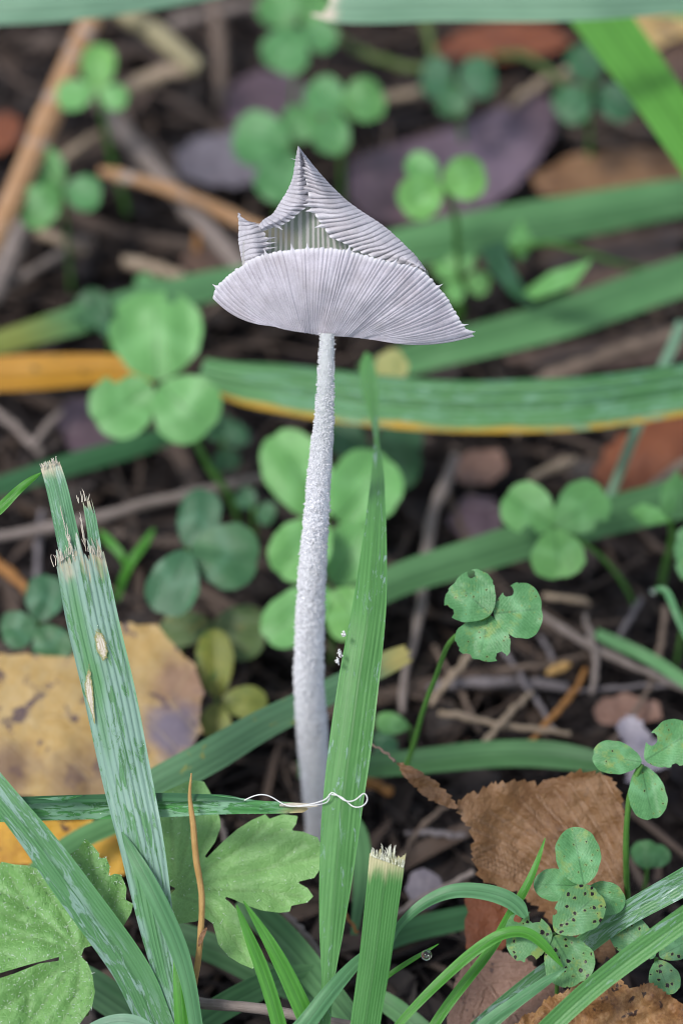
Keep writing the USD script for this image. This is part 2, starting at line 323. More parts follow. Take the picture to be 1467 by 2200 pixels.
GRN0, GRN1 = (0.040, 0.120, 0.055), (0.085, 0.215, 0.095)
M = dict(
    front=grass_mat('front_grass', (0.062, 0.180, 0.065), (0.110, 0.265, 0.115), wet=1.0, spots=None, lines=24, line_amt=0.16),
    front2=grass_mat('front_grass_dewy', (0.052, 0.160, 0.055), (0.098, 0.245, 0.095), wet=0.2, lines=24, line_amt=0.18, spots=(0.012, 0.008, 0.012), spot_thr=0.76),
    fronttorn=grass_mat('front_grass_torn', (0.062, 0.180, 0.065), (0.110, 0.265, 0.115), wet=1.0, lines=24, line_amt=0.16, tip=(0.44, 0.38, 0.25), tip_at=(0.925, 0.955)),
    striptorn=grass_mat('torn_strip_grass', (0.055, 0.165, 0.072), (0.100, 0.245, 0.120), wet=0.2, lines=30, line_amt=0.35, tip=(0.47, 0.42, 0.30), tip_at=(0.84, 0.95)),
    fold=grass_mat('folded_grass', (0.035, 0.150, 0.035), (0.07, 0.24, 0.065), wet=0.6, film=(0.22, 0.40, 0.26), lines=14, tip=(0.42, 0.33, 0.16), tip_at=(0.90, 0.98)),
    tall=grass_mat('tall_grass', (0.058, 0.175, 0.045), (0.098, 0.255, 0.075), wet=-0.55, lines=18, line_amt=0.10),
    cut=grass_mat('cut_grass', (0.040, 0.145, 0.030), (0.060, 0.195, 0.045), lines=26, line_amt=0.10, tip=(0.42, 0.40, 0.22), tip_at=(0.88, 0.955)),
    bright=grass_mat('bright_grass', (0.070, 0.225, 0.030), (0.105, 0.31, 0.050), lines=8, line_amt=0.2, trans=0.4),
    young=grass_mat('young_grass', (0.040, 0.165, 0.020), (0.075, 0.25, 0.035), lines=14, line_amt=0.3, trans=0.3),
    blue=grass_mat('bluish_grass', (0.050, 0.150, 0.056), (0.090, 0.220, 0.098), lines=12, line_amt=0.35),
    far=grass_mat('soft_grass', (0.052, 0.155, 0.055), (0.110, 0.245, 0.100), lines=8),
    far2=grass_mat('grey_green_grass', (0.040, 0.115, 0.042), (0.082, 0.190, 0.075), lines=8),
    pale=grass_mat('pale_grass', (0.11, 0.215, 0.13), (0.165, 0.29, 0.19), lines=8),
    palecut=grass_mat('pale_cut_grass', (0.11, 0.215, 0.13), (0.165, 0.29, 0.19), lines=8, base=(0.52, 0.46, 0.36), base_at=(0.07, 0.03)),
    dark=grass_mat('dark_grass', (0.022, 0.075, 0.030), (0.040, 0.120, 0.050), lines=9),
    broad=grass_mat('broad_grass', (0.045, 0.145, 0.045), (0.105, 0.255, 0.100), edge=(0.46, 0.28, 0.035), edge_amt=0.42, wet=0.15, film=(0.17, 0.34, 0.22), lines=7, spots=(0.30, 0.13, 0.03), spot_thr=0.77),
    yellowtip=grass_mat('yellow_tipped_grass', (0.065, 0.155, 0.075), (0.105, 0.215, 0.110), tip=(0.42, 0.36, 0.12), tip_at=(0.84, 0.96), lines=9, spots=(0.20, 0.23, 0.07), spot_thr=0.64),
    olive=grass_mat('olive_grass', (0.055, 0.150, 0.065), (0.090, 0.215, 0.085), base=(0.20, 0.24, 0.06), base_at=(0.35, 0.12), lines=8),
    orange=grass_mat('orange_leaf_blade', (0.28, 0.125, 0.012), (0.42, 0.215, 0.025), lines=6, trans=0.2, spots=(0.10, 0.07, 0.01), spot_thr=0.66),
    c_light=clover_mat('clover_light', (0.120, 0.320, 0.092), (0.180, 0.42, 0.145)),
    c_mid=clover_mat('clover_mid', (0.075, 0.225, 0.078), (0.120, 0.305, 0.115)),
    c_blue=clover_mat('clover_bluish', (0.038, 0.120, 0.055), (0.070, 0.180, 0.090), pale=0.4),
    c_dark=clover_mat('clover_dark', (0.030, 0.095, 0.045), (0.050, 0.145, 0.068)),
    c_nib=clover_mat('clover_worn', (0.080, 0.235, 0.082), (0.140, 0.345, 0.140), yel=(0.19, 0.31, 0.09), spots=0.10, pale=0.4),
    c_spot=clover_mat('clover_spotted', (0.080, 0.215, 0.095), (0.140, 0.32, 0.150), spots=0.27, yel=(0.21, 0.30, 0.08), yel_at=(0.54, 0.66)),
    c_yel=clover_mat('clover_yellowing', (0.13, 0.165, 0.035), (0.22, 0.245, 0.055), yel=(0.09, 0.15, 0.03)),
    c_fade=clover_mat('clover_fading', (0.075, 0.125, 0.045), (0.115, 0.17, 0.065), yel=(0.19, 0.19, 0.06)),
    petiole=straw_mat('green_petiole', (0.045, 0.135, 0.022), (0.085, 0.21, 0.040)),
    petiole_dk=straw_mat('dull_petiole', (0.050, 0.085, 0.022), (0.085, 0.12, 0.035)),
    straw=straw_mat('straw', (0.20, 0.15, 0.10), (0.33, 0.26, 0.19)),
    greystraw=straw_mat('grey_straw', (0.13, 0.105, 0.09), (0.24, 0.20, 0.18)),
    orangestraw=straw_mat('orange_straw', (0.26, 0.13, 0.05), (0.40, 0.25, 0.14), dark=(0.32, 0.27, 0.24)),
    rust=straw_mat('rusty_stalk', (0.19, 0.085, 0.025), (0.30, 0.145, 0.045)),
    paleyellow=straw_mat('pale_yellow_straw', (0.25, 0.22, 0.12), (0.36, 0.32, 0.20)),
    twig=straw_mat('twig_brown', (0.085, 0.062, 0.048), (0.17, 0.125, 0.095)),
    twig2=straw_mat('twig_grey', (0.09, 0.08, 0.085), (0.175, 0.155, 0.16)),
    ochre=straw_mat('ochre_stalk', (0.30, 0.175, 0.055), (0.42, 0.27, 0.105)),
    fibre=straw_mat('torn_fibre', (0.33, 0.29, 0.22), (0.60, 0.56, 0.47)),
    cutfibre=straw_mat('cut_fibre', (0.34, 0.36, 0.20), (0.70, 0.70, 0.62)),
    white=straw_mat('white_fibre', (0.70, 0.70, 0.68), (0.78, 0.78, 0.76)),
)
M['d_yellow'] = dead_mat('leaf_yellow_tan', [(0.28, 0.165, 0.045), (0.36, 0.235, 0.075), (0.39, 0.28, 0.12), (0.26, 0.15, 0.075)], 95.0, spot=(0.070, 0.042, 0.045), spot_thr=0.56, veins=(0.46, 0.36, 0.20), spot_scale=230.0, vamt=.25, patch=((400, 1480, 75, (0.20, 0.115, 0.085), .8), (370, 1570, 62, (0.115, 0.10, 0.15), .9), (20, 1650, 60, (0.13, 0.075, 0.05), .8), (180, 1690, 90, (0.15, 0.09, 0.05), .7)))
M['d_purple'] = dead_mat('leaf_purple_brown', [(0.035, 0.018, 0.022), (0.070, 0.040, 0.052), (0.110, 0.072, 0.098)], 60.0, rough=0.30, spec=0.6, fine=0.2, veins=(0.13, 0.09, 0.11), patch=((1060, 330, 120, (0.15, 0.105, 0.14), .8), (900, 420, 70, (0.13, 0.065, 0.07), .7)))
M['d_orange'] = dead_mat('leaf_orange_yellow', [(0.30, 0.13, 0.010), (0.46, 0.25, 0.020), (0.50, 0.30, 0.035)], 150.0, spot=(0.06, 0.025, 0.015), spot_thr=0.57)
M['d_brown'] = dead_mat('leaf_brown', [(0.070, 0.029, 0.010), (0.140, 0.066, 0.024), (0.195, 0.104, 0.045), (0.13, 0.080, 0.052)], 120.0, spot=(0.055, 0.03, 0.02), spot_thr=0.66, veins=(0.30, 0.19, 0.12), vamt=0.35)
M['d_curl'] = dead_mat('leaf_curled_brown', [(0.075, 0.034, 0.013), (0.16, 0.080, 0.032), (0.23, 0.125, 0.055)], 260.0)
M['d_rust'] = dead_mat('leaf_rust', [(0.085, 0.020, 0.006), (0.17, 0.048, 0.014), (0.20, 0.065, 0.025)], 140.0, rough=0.4)
M['d_pink'] = dead_mat('leaf_pinkish_brown', [(0.13, 0.066, 0.046), (0.20, 0.112, 0.080), (0.25, 0.150, 0.115)], 170.0, spot=(0.065, 0.035, 0.03), spot_thr=0.61, spot_scale=520.0, veins=(0.24, 0.15, 0.11))
M['d_crinkle'] = dead_mat('leaf_crinkled', [(0.050, 0.020, 0.008), (0.17, 0.078, 0.026), (0.27, 0.145, 0.055), (0.36, 0.24, 0.12)], 210.0, spot=(0.035, 0.016, 0.010), spot_thr=0.60, spot_scale=600.0)
M['d_dark'] = dead_mat('leaf_dark_brown', [(0.042, 0.026, 0.022), (0.090, 0.052, 0.036), (0.125, 0.075, 0.05)], 140.0, rough=0.4, veins=(0.13, 0.09, 0.06))
M['d_grey'] = dead_mat('leaf_grey_lilac', [(0.075, 0.062, 0.075), (0.135, 0.118, 0.14), (0.205, 0.185, 0.215)], 150.0, rough=0.38, fine=0.2)
M['d_palegrey'] = dead_mat('leaf_silvery', [(0.14, 0.12, 0.14), (0.29, 0.265, 0.30), (0.38, 0.35, 0.38)], 240.0)
M['d_palyel'] = dead_mat('leaf_pale_yellow_green', [(0.20, 0.25, 0.08), (0.32, 0.33, 0.11), (0.38, 0.36, 0.15)], 240.0, trans=0.25)
def herb_mat(name, c0, c1):
    g = G(); pos = g.n('geometry')('position'); at = g.n('attribute', attribute='bl')('vector'); sx = g.n('separate_xyz', vector=at)
    f = g.math('multiply_add', g.noise(pos, 150.0, 4, 0.6), 0.6, g.math('multiply', g.noise(pos, 1300.0, 3, 0.6), 0.4))
    col = g.ramp(f, [(0.34, c0), (0.66, c1)])
    vm = g.math('subtract', 1.0, g.step(sx('x'), 0.15, 1.0)); col = g.mix(g.math('multiply', vm, 0.4), col, (c0[0] * 0.65, c0[1] * 0.62, c0[2] * 0.6))
    net = g.n('voronoi_texture', vector=pos, scale=1300.0, feature='distance_to_edge')('distance'); nm = g.math('subtract', 1.0, g.step(net, 0.0, 0.14)); col = g.mix(g.math('multiply', nm, 0.16), col, (c1[0] * 1.4, c1[1] * 1.35, c1[2] * 1.3))
    h = g.math('add', g.math('multiply', g.noise(pos, 1500.0, 3), 0.8), g.math('multiply', g.math('add', vm, nm), -0.45))
    return finish(g, name, col, 0.48, 0.42, 0.28, bump=h, bstr=0.45, bdist=0.00022)
M['herb'] = herb_mat('buttercup_green', (0.100, 0.235, 0.050), (0.165, 0.35, 0.105))
M['herb2'] = herb_mat('buttercup_pale_green', (0.155, 0.325, 0.090), (0.22, 0.42, 0.145))
g = G(); M['hair'] = finish(g, 'leaf_hair', (0.62, 0.70, 0.62), 0.3, 0.6, 0.0)

# cap and stem
def cap_mat(name, c0, c1, line, lamt, trans=0.18, base_amt=0.5):
    g = G(); at = g.n('attribute', attribute='bl')('vector'); sx = g.n('separate_xyz', vector=at); ph, t, s = sx('x'), sx('y'), sx('z')
    pos = g.n('geometry')('position')
    f = g.math('multiply_add', g.noise(pos, 500.0, 4, 0.6), 0.5, g.math('multiply', g.noise(pos, 5200.0, 3, 0.7), 0.5))
    col = g.ramp(f, [(0.34, c0), (0.62, c1)])
    col = g.mix(g.math('multiply', g.step(g.noise(pos, 190.0, 4, 0.65), 0.45, 0.68), 0.38), col, (0.30, 0.265, 0.27)); col = g.mix(g.math('multiply', g.step(g.noise(pos, 3300.0, 2), 0.70, 0.75), 0.55), col, (0.12, 0.10, 0.11))
    gro = g.math('subtract', 1.0, g.step(ph, 0.12, 0.72)); brk = g.step(g.noise(g.n('combine_xyz', x=g.math('multiply', s, 90.0), y=g.math('multiply', t, 3.0), z=0.3)('vector'), 1.0, 3), 0.30, 0.62)
    dk = g.math('multiply', g.math('multiply', gro, brk), g.math('multiply_add', g.step(t, 0.35, 1.0), 1.0 - base_amt, base_amt))
    col = g.mix(g.math('multiply', dk, lamt), col, line)
    col = g.mix(g.math('multiply', g.step(t, 0.93, 1.0), 0.6), col, (0.72, 0.72, 0.74))
    return finish(g, name, col, 0.75, 0.2, trans, tcol=(0.5, 0.5, 0.5), bump=g.noise(pos, 6500.0, 3, 0.7), bstr=0.7, bdist=0.00012)
M['cap'] = cap_mat('cap_gills', (0.36, 0.335, 0.375), (0.54, 0.515, 0.565), (0.12, 0.105, 0.13), 0.65, base_amt=0.15)
M['caproll'] = cap_mat('cap_rolled_rim', (0.37, 0.355, 0.385), (0.56, 0.54, 0.575), (0.03, 0.025, 0.04), 0.95)
g = G(); at = g.n('attribute', attribute='bl')('vector'); sx = g.n('separate_xyz', vector=at); pos = g.n('geometry')('position')
stripe = g.math('multiply_add', g.math('sine', g.math('multiply', sx('x'), 6.2832)), 0.5, 0.5)
sm = g.step(g.math('multiply_add', g.noise(pos, 2600.0, 3), 0.5, g.math('subtract', stripe, 0.25)), 0.40, 0.70)
col = g.mix(sm, (0.25, 0.30, 0.23), (0.48, 0.46, 0.45)); pb = g.n('principled_bsdf', base_color=col, roughness=0.7, specular_ior_level=0.2, normal=g.n('bump', height=g.noise(pos, 6000.0, 3), strength=0.6, distance=0.0001)('normal'))('BSDF')
tl = g.n('translucent_bsdf', color=(0.5, 0.56, 0.46))('BSDF'); b1 = g.n('mix_closure', fac=0.35, closure1=pb, closure2=tl)('closure')
M['membrane'] = g.make('cap_membrane', g.n('mix_closure', fac=g.math('multiply_add', sm, -0.26, 0.32), closure1=b1, closure2=g.n('transparent_bsdf', color=(0.9, 0.93, 0.88))('BSDF'))('closure'))
g = G(); pos = g.n('geometry')('position'); col = g.ramp(g.noise(pos, 1500.0, 4, 0.65), [(0.35, (0.50, 0.50, 0.525)), (0.6, (0.70, 0.70, 0.725))])
zz = g.n('separate_xyz', vector=pos)('z'); col = g.mix(g.math('multiply', g.step(g.noise(pos, 420.0, 4, 0.6), 0.55, 0.7), 0.35), col, (0.36, 0.35, 0.35)); col = g.mix(g.math('multiply', g.math('subtract', 1.0, g.step(zz, 0.0, 0.022)), 0.5), col, (0.36, 0.32, 0.29)); col = g.mix(g.math('multiply', g.step(zz, 0.080, 0.096), 0.75), col, (0.34, 0.365, 0.35))
M['stem'] = finish(g, 'stem_white', col, 0.85, 0.2, 0.0, bump=g.noise(pos, 5000.0, 3, 0.7), bstr=0.8, bdist=0.0002, extra=dict(subsurface_weight=0.25, subsurface_scale=0.001, subsurface_radius=(1.0, 0.9, 0.8)))
g = G(); M['fuzz'] = finish(g, 'stem_fuzz', (0.66, 0.66, 0.68), 0.8, 0.2, 0.25)
g = G(); M['water'] = g.make('water_drop', g.n('glass_bsdf', color=(0.98, 1.0, 0.99), roughness=0.0, IOR=1.333)('BSDF'))
# soil
g = G(); pos = g.n('geometry')('position')
f = g.math('multiply_add', g.noise(pos, 60.0, 5, 0.65), 0.5, g.math('multiply', g.noise(pos, 700.0, 5, 0.7), 0.5))
col = g.ramp(f, [(0.32, (0.003, 0.002, 0.0025)), (0.5, (0.010, 0.007, 0.0075)), (0.68, (0.036, 0.025, 0.025))])
M['soil'] = finish(g, 'damp_soil', col, 0.7, 0.2, 0.0, bump=g.noise(pos, 900.0, 6, 0.7), bstr=1.0, bdist=0.002)
isl = [(0.0, (0.0072, 0.0048, 0.0054)), (0.3, (0.0168, 0.0108, 0.0102)), (0.48, (0.0450, 0.0276, 0.0216)), (0.64, (0.0300, 0.0216, 0.0288)), (0.72, (0.0144, 0.0096, 0.0096)), (0.84, (0.0630, 0.0450, 0.0360)), (0.93, (0.1200, 0.0930, 0.0780)), (0.97, (0.1440, 0.1200, 0.1050)), (1.0, (0.0510, 0.0180, 0.0072))]
M['litter'] = straw_mat('litter_bits', (0.05, 0.04, 0.035), (0.13, 0.10, 0.08), island=isl, rough=0.5)
isl3 = [(0.0, (0.0480, 0.0320, 0.0240)), (0.25, (0.0960, 0.0680, 0.0496)), (0.55, (0.1320, 0.1000, 0.0784)), (0.7, (0.0760, 0.0640, 0.0720)), (0.85, (0.1840, 0.1440, 0.1120)), (0.95, (0.1520, 0.0680, 0.0256)), (1.0, (0.2240, 0.1880, 0.1520))]
M['deadgrass'] = straw_mat('dead_grass_straws', (0.06, 0.045, 0.035), (0.19, 0.15, 0.12), island=isl3, rough=0.5)
isl2 = [(0.0, (0.0077, 0.0060, 0.0060)), (0.5, (0.0176, 0.0132, 0.0121)), (0.85, (0.0330, 0.0237, 0.0198)), (1.0, (0.0468, 0.0358, 0.0303))]
M['crumb'] = straw_mat('soil_crumbs', (0.02, 0.016, 0.015), (0.05, 0.04, 0.035), island=isl2, rough=0.6)

# ------------------------------------------------------------------ ground
ax = np.concatenate([-np.geomspace(16, 220, 22)[::-1], np.linspace(-15.5, 15.5, 190), np.geomspace(16, 220, 22)])
ay = np.concatenate([-np.geomspace(14, 220, 22)[::-1], np.linspace(-13.5, 42, 280), np.geomspace(43, 400, 22)])
X, Y = np.meshgrid(ax, ay, indexing='ij')
def ground_z(x, y):
    p = np.stack([np.asarray(x, float) * .35 + 40, np.asarray(y, float) * .35 + 70, 0 * np.asarray(x, float)], -1)
    d = np.hypot(x, y); return (meshkit.fbm(p, 5, 3) - .55) * 0.9 - 0.35 + 0 * d
Zg = ground_z(X, Y)
put_g = dict(v=np.stack([X, Y, Zg], -1).reshape(-1, 3), f=grid_faces(len(ax), len(ay))[:, ::-1], st=np.stack([X, Y], -1).reshape(-1, 2))
_v, _f = put_g['v'], put_g['f']
if np.cross(_v[_f[0, 1]] - _v[_f[0, 0]], _v[_f[0, 2]] - _v[_f[0, 0]])[2] < 0: put_g['f'] = _f[:, ::-1]
solo('ground', put_g, M['soil'], 'dark damp soil under the grass and clover', None, kind='structure', base=(0, 0, 0))

# loose litter: uncountable
gr = np.random.default_rng(11); bits = []
for i in range(4200):
    x, y = gr.uniform(-12, 12), gr.uniform(-9, 38); L = gr.uniform(0.3, 2.2) * (1 if gr.random() < .85 else 2.0); a = gr.uniform(0, 2 * np.pi); dz = gr.normal(0, 0.12)
    s = np.linspace(-.5, .5, 5); bend = gr.normal(0, 0.10) * L
    cx = x + s * L * np.cos(a) - bend * (s * 2) ** 2 * np.sin(a); cy = y + s * L * np.sin(a) + bend * (s * 2) ** 2 * np.cos(a)
    cz = ground_z(x, y) + gr.uniform(0.05, 0.55) + s * dz * L
    bits.append(tube(np.stack([cx, cy, cz], -1), gr.uniform(0.012, 0.045) * np.array([.7, 1, 1, 1, .6]), 5, True))
for i in range(1500):
    x, y = gr.uniform(-12, 12), gr.uniform(-9, 38); a, b = gr.uniform(.15, .75), gr.uniform(.1, .4); th_ = gr.uniform(0, 6.28); k1, k2 = gr.normal(0, .5, 2)
    u_, v_ = np.meshgrid(np.linspace(-1, 1, 5), np.linspace(-1, 1, 4), indexing='ij'); w_ = np.sqrt(np.clip(1.08 - u_ ** 2, 0, 1))
    lx_, ly_ = u_ * a, v_ * b * w_ * (1 + .25 * np.sin(u_ * 5 + i)); tz = k1 * lx_ ** 2 / a + k2 * ly_ ** 2 / b + gr.normal(0, .3) * lx_ + gr.normal(0, .35) * ly_
    bits.append(dict(v=np.stack([x + lx_ * np.cos(th_) - ly_ * np.sin(th_), y + lx_ * np.sin(th_) + ly_ * np.cos(th_), ground_z(x, y) + gr.uniform(.05, .4) + tz], -1).reshape(-1, 3), f=grid_faces(5, 4), st=np.stack([lx_, ly_], -1).reshape(-1, 2)))
for i in range(1500):   # rootlets and grass threads
    big_ = False; x, y = gr.uniform(-12, 12), gr.uniform(-8, 38); L = gr.uniform(1.5, 6.0); a = gr.uniform(0, 2 * np.pi); s_ = np.linspace(-.5, .5, 9); b1, b2 = gr.normal(0, .16, 2) * L
    off = b1 * (s_ * 2) ** 2 + b2 * np.sin(s_ * 7 + i); cx, cy = x + s_ * L * np.cos(a) - off * np.sin(a), y + s_ * L * np.sin(a) + off * np.cos(a)
    cz = ground_z(cx, cy) + gr.uniform(.1, .6) + gr.normal(0, .10) * s_ * L + .12 * np.sin(s_ * 5 + i)
    bits.append(tube(np.stack([cx, cy, cz], -1), (gr.uniform(.035, .075) if big_ else gr.uniform(.008, .024)) * np.linspace(1, .5, 9), 4, True))
solo('plant_litter', merge(bits), M['litter'], 'fine dead grass bits and plant crumbs strewn over the soil', 'litter', kind='stuff', base=(0, 0, 0))
bits = []
for i in range(620):
    x, y = gr.uniform(-12, 12), gr.uniform(-8, 38); L = gr.uniform(1.2, 5.0); a = gr.uniform(0, 2 * np.pi); s_ = np.linspace(-.5, .5, 8); b1, b2 = gr.normal(0, .07, 2) * L
    off = b1 * (s_ * 2) ** 2 + b2 * np.sin(s_ * 6 + i); cx, cy = x + s_ * L * np.cos(a) - off * np.sin(a), y + s_ * L * np.sin(a) + off * np.cos(a)
    cz = ground_z(cx, cy) + gr.uniform(.15, .65) + gr.normal(0, .08) * s_ * L; rr = gr.uniform(.025, .09)
    m_ = tube(np.stack([cx, cy, cz], -1), rr * np.linspace(1, .6, 8) * (1 + .15 * gr.normal(0, 1, 8)), 6, True); m_['v'][:, 2] = (m_['v'][:, 2] - cz.mean()) * .7 + cz.mean(); bits.append(m_)
for i in range(330):   # flat withered blades
    x, y = gr.uniform(-12, 12), gr.uniform(-6, 38); L = gr.uniform(2.0, 7.0); a = gr.uniform(0, 2 * np.pi); s_ = np.linspace(-.5, .5, 10)[:, None]; v_ = np.linspace(-1, 1, 5)[None]; b1 = gr.normal(0, .06) * L; w_ = gr.uniform(.07, .19) * (1 - (np.abs(s_) * 1.9) ** 4)
    off = b1 * (s_ * 2) ** 2 + v_ * w_; tw = gr.normal(0, .8) * s_ + gr.normal(0, .4)
    cx, cy = x + s_ * L * np.cos(a) - off * np.sin(a) * np.cos(tw), y + s_ * L * np.sin(a) + off * np.cos(a) * np.cos(tw)
    cz = float(ground_z(x, y)) + gr.uniform(.2, .6) + gr.normal(0, .06) * s_ * L + v_ * w_ * np.sin(tw) + .3 * w_ * v_ ** 2 + .08 * np.sin(s_ * 9 + i)
    bits.append(dict(v=np.stack([cx, cy, cz], -1).reshape(-1, 3), f=grid_faces(10, 5), st=np.stack([v_ * w_, s_ * L + 0 * v_], -1).reshape(-1, 2)))
solo('dead_grass', merge(bits), M['deadgrass'], 'loose dead grass straws scattered over the soil', 'dead grass', kind='stuff', base=(0, 0, 0))
ico = trimesh.creation.icosphere(1); iv, jf = np.array(ico.vertices), np.array(ico.faces); bits = []
for i in range(9000):
    x, y = gr.uniform(-12, 12), gr.uniform(-9, 38); r = gr.gamma(1.6, 0.032) + 0.02
    v = iv * (1 + 0.35 * (meshkit.noise(iv * 1.7 + i * 3.1) - .5)[:, None] * 2) * r * gr.uniform(0.6, 1.2, 3)
    bits.append(dict(v=v + [x, y, float(ground_z(x, y)) + r * 0.3], f=jf))
solo('soil_crumbs', merge(bits), M['crumb'], 'small dark soil crumbs lying over the ground', 'soil', kind='stuff', base=(0, 0, 0))

# ------------------------------------------------------------------ the mushroom
def poly_f(pts):
    f, _ = path_of(pts); return f
def loft(A, B, ns, nt, nribs, depth, rib=0.016, bow=None, jag=4.0, jag_a=0.0, spike=0.35, rib_pow=0.55, seed=1, lag=1.0, rib_t=1.0, tipb=0.0):
    """Ribbed surface between two px curves A(s), B(s); ribs run from A to B."""
    g_ = np.random.default_rng(seed); fa, fb = poly_f(A), poly_f(B)
    s = np.linspace(0, 1, ns); t = np.linspace(0, 1, nt); S, T = np.meshgrid(s, t, indexing='ij')
    jit = 0.34 * (meshkit.noise(np.stack([S * nribs * 0.7 + 3, T * 2.2, 0 * S + seed], -1)) - .5) * 2
    R = S * nribs + jit; idx = np.floor(R).astype(int) % 512
    prof = np.abs(np.sin(np.pi * R)) ** rib_pow
    js, ja = g_.random(512) ** 2.2, g_.random(512); hgt = 0.5 + 0.9 * g_.random(512)
    a, b = fa(S), fb(S ** lag); d = b - a; ln = np.linalg.norm(d, axis=-1, keepdims=True); u = d / (ln + 1e-9)
    p = a + d * T[..., None]
    if bow is not None:
        n_ = np.stack([-u[..., 1], u[..., 0]], -1); p = p + n_ * (bow(S) * 4 * T * (1 - T))[..., None]
    ext = (jag * (js[idx] * 0.9 + 0.2) * prof + jag * (0.7 if tipb else 1.6) * (js[idx] > 0.75 - spike * .5) * (0.4 + js[idx]) * np.clip(1 - np.abs(R % 1 - .5) * 5, 0, 1)) * np.clip((T - 0.9) / 0.1, 0, 1) ** 1.5
    ext = ext - jag_a * (ja[idx] * .6 + .4) * prof * np.clip((0.1 - T) / 0.1, 0, 1) ** 1.5
    ext = ext * np.clip(np.minimum(S, 1 - S) * 9 + (0 if tipb else 1), 0.05, 1)
    p = p + u * ext[..., None]
    z = FOC + depth(S, T) - rib * prof * hgt[idx] * np.clip(T * 6 + 0.25, 0, 1) * (rib_t + (1 - rib_t) * T) * (1 + tipb * np.clip((T - .8) / .2, 0, 1))
    z = z + 0.16 * (meshkit.noise(np.stack([S * nribs * .11 + seed, T * 1.6, 0 * S + seed], -1)) - .5)
    z = z + 0.03 * (meshkit.noise(np.stack([S * nribs * .35, T * 4, 0 * S + seed * 3.3], -1)) - .5)
    V = P(p[..., 0], p[..., 1], z)
    return dict(v=V.reshape(-1, 3), f=grid_faces(ns, nt), bl=np.stack([prof, T, S], -1).reshape(-1, 3), st=np.stack([S, T], -1).reshape(-1, 2))
stem_rows = np.array([(716, 687, 720), (780, 684, 718), (850, 680, 717), (900, 676, 717), (950, 669, 714), (1000, 663, 712), (1050, 658, 709), (1100, 654, 707), (1150, 648, 704), (1200, 643, 702), (1250, 639, 700), (1300, 636, 699), (1350, 633, 698), (1400, 632, 697), (1450, 630, 697), (1500, 632, 699), (1550, 634, 704), (1600, 638, 706), (1650, 643, 708), (1700, 649, 708), (1750, 655, 706), (1800, 658, 704)], float)
msh = Thing('mushroom', 'slender pale lilac inkcap mushroom with upturned ribbed cap on a mealy white stem', 'mushroom', (0, 0, 0))
ys = np.linspace(716, 1800, 520); lx, rx = PchipInterpolator(stem_rows[:, 0], stem_rows[:, 1])(ys), PchipInterpolator(stem_rows[:, 0], stem_rows[:, 2])(ys)
def stem_z(y): return FOC + 6.6 * np.clip((y - 716) / 1084, 0, 1.2) ** 1.7
sz = stem_z(ys); SP = P((lx + rx) / 2, ys, sz); SR = (rx - lx) / 2 * PXC * sz / FOC * 0.905
sm_ = tube(SP, SR, 64, True)
ctr = np.repeat(SP, 64, 0); vv = sm_['v'][:len(ctr)]; out = vv - ctr; rad = np.linalg.norm(out, axis=1, keepdims=True); out = out / rad
fr = np.clip((np.repeat(ys, 64) - 700) / 260, 0.15, 1)
sm_['v'][:len(ctr)] = vv + out * (((meshkit.fbm(vv * 29, 3, 5) - .5) * 0.055 * np.clip(meshkit.noise(vv * np.array([3, 3, 1.3])) * 2.2 - .3, .25, 1.3)) * fr + (meshkit.noise(vv * 9) - .5) * 0.012)[:, None]
part(msh, 'stem', sm_, M['stem'])
gf = np.random.default_rng(5); lines, wid = [], []
for i in range(15000):
    k = gf.integers(0, len(SP)); a = gf.integers(0, 64)
    if gf.random() > fr[k * 64]: continue
    p0 = sm_['v'][k * 64 + a]; n_ = out[k * 64 + a]; d = n_ + gf.normal(0, 0.55, 3); d /= np.linalg.norm(d); L = gf.uniform(0.012, 0.042)
    mid_ = p0 + d * L * .5 + gf.normal(0, 0.004, 3); lines.append(np.array([p0 - n_ * .005, mid_, p0 + d * L])); wid += [0.013, 0.011, 0.005]
cv = curves(uniq(msh.path, 'stem_fuzz'), lines, wid, M['fuzz'], msh.base); tag(cv.GetPrim(), 'mealy white fuzz covering the stem', None, None, 'stuff')
# front of the cap
A = [(586, 700), (620, 708), (655, 713), (690, 718), (722, 720), (765, 724), (812, 731)]
B = [(458, 641), (463, 622), (478, 604), (500, 585), (521, 571), (536, 560), (565, 549), (599, 541), (641, 536), (684, 534), (726, 536), (768, 545), (810, 557), (853, 567), (886, 574), (914, 588), (933, 609), (954, 633), (971, 660), (992, 697), (1018, 722)]
zf = lambda S, T: 0.05 - 0.85 * np.sin(np.pi * S) ** 0.9 * (np.sin(np.pi * np.clip(T, 0, 1) * 0.62) * 0.75) + 0.25 * (1 - np.sin(np.pi * S)) * T
part(msh, 'cap', loft(A, B, 900, 50, 68, zf, rib=0.019, bow=lambda S: -15 * (np.clip(1 - S * 4, 0, 1)) + 14 * np.clip(S * 3 - 2, 0, 1), jag=5.5, jag_a=3.5, seed=3, rib_t=.4), M['cap'])
# inside of the raised back wall
C = [(520, 590), (580, 600), (650, 600), (720, 598), (800, 600), (880, 604), (925, 606)]
E = [(522, 520), (560, 490), (600, 466), (640, 440), (664, 424), (690, 445), (726, 492), (770, 524), (815, 545), (890, 566), (918, 580)]
mb = loft(C, E, 300, 24, 40, lambda S, T: 0.32 * np.sin(np.pi * S) + 0.22 - 0.15 * T, rib=0.008, jag=0, seed=4)
mb['bl'][:, 0] = np.repeat(np.linspace(0, 1, 300), 24) * 30 + 0.25 * np.sin(np.repeat(np.linspace(0, 1, 300), 24) * 31)
part(msh, 'cap_lining', mb, M['membrane'], 'greenish translucent striped inside of the raised cap wall')
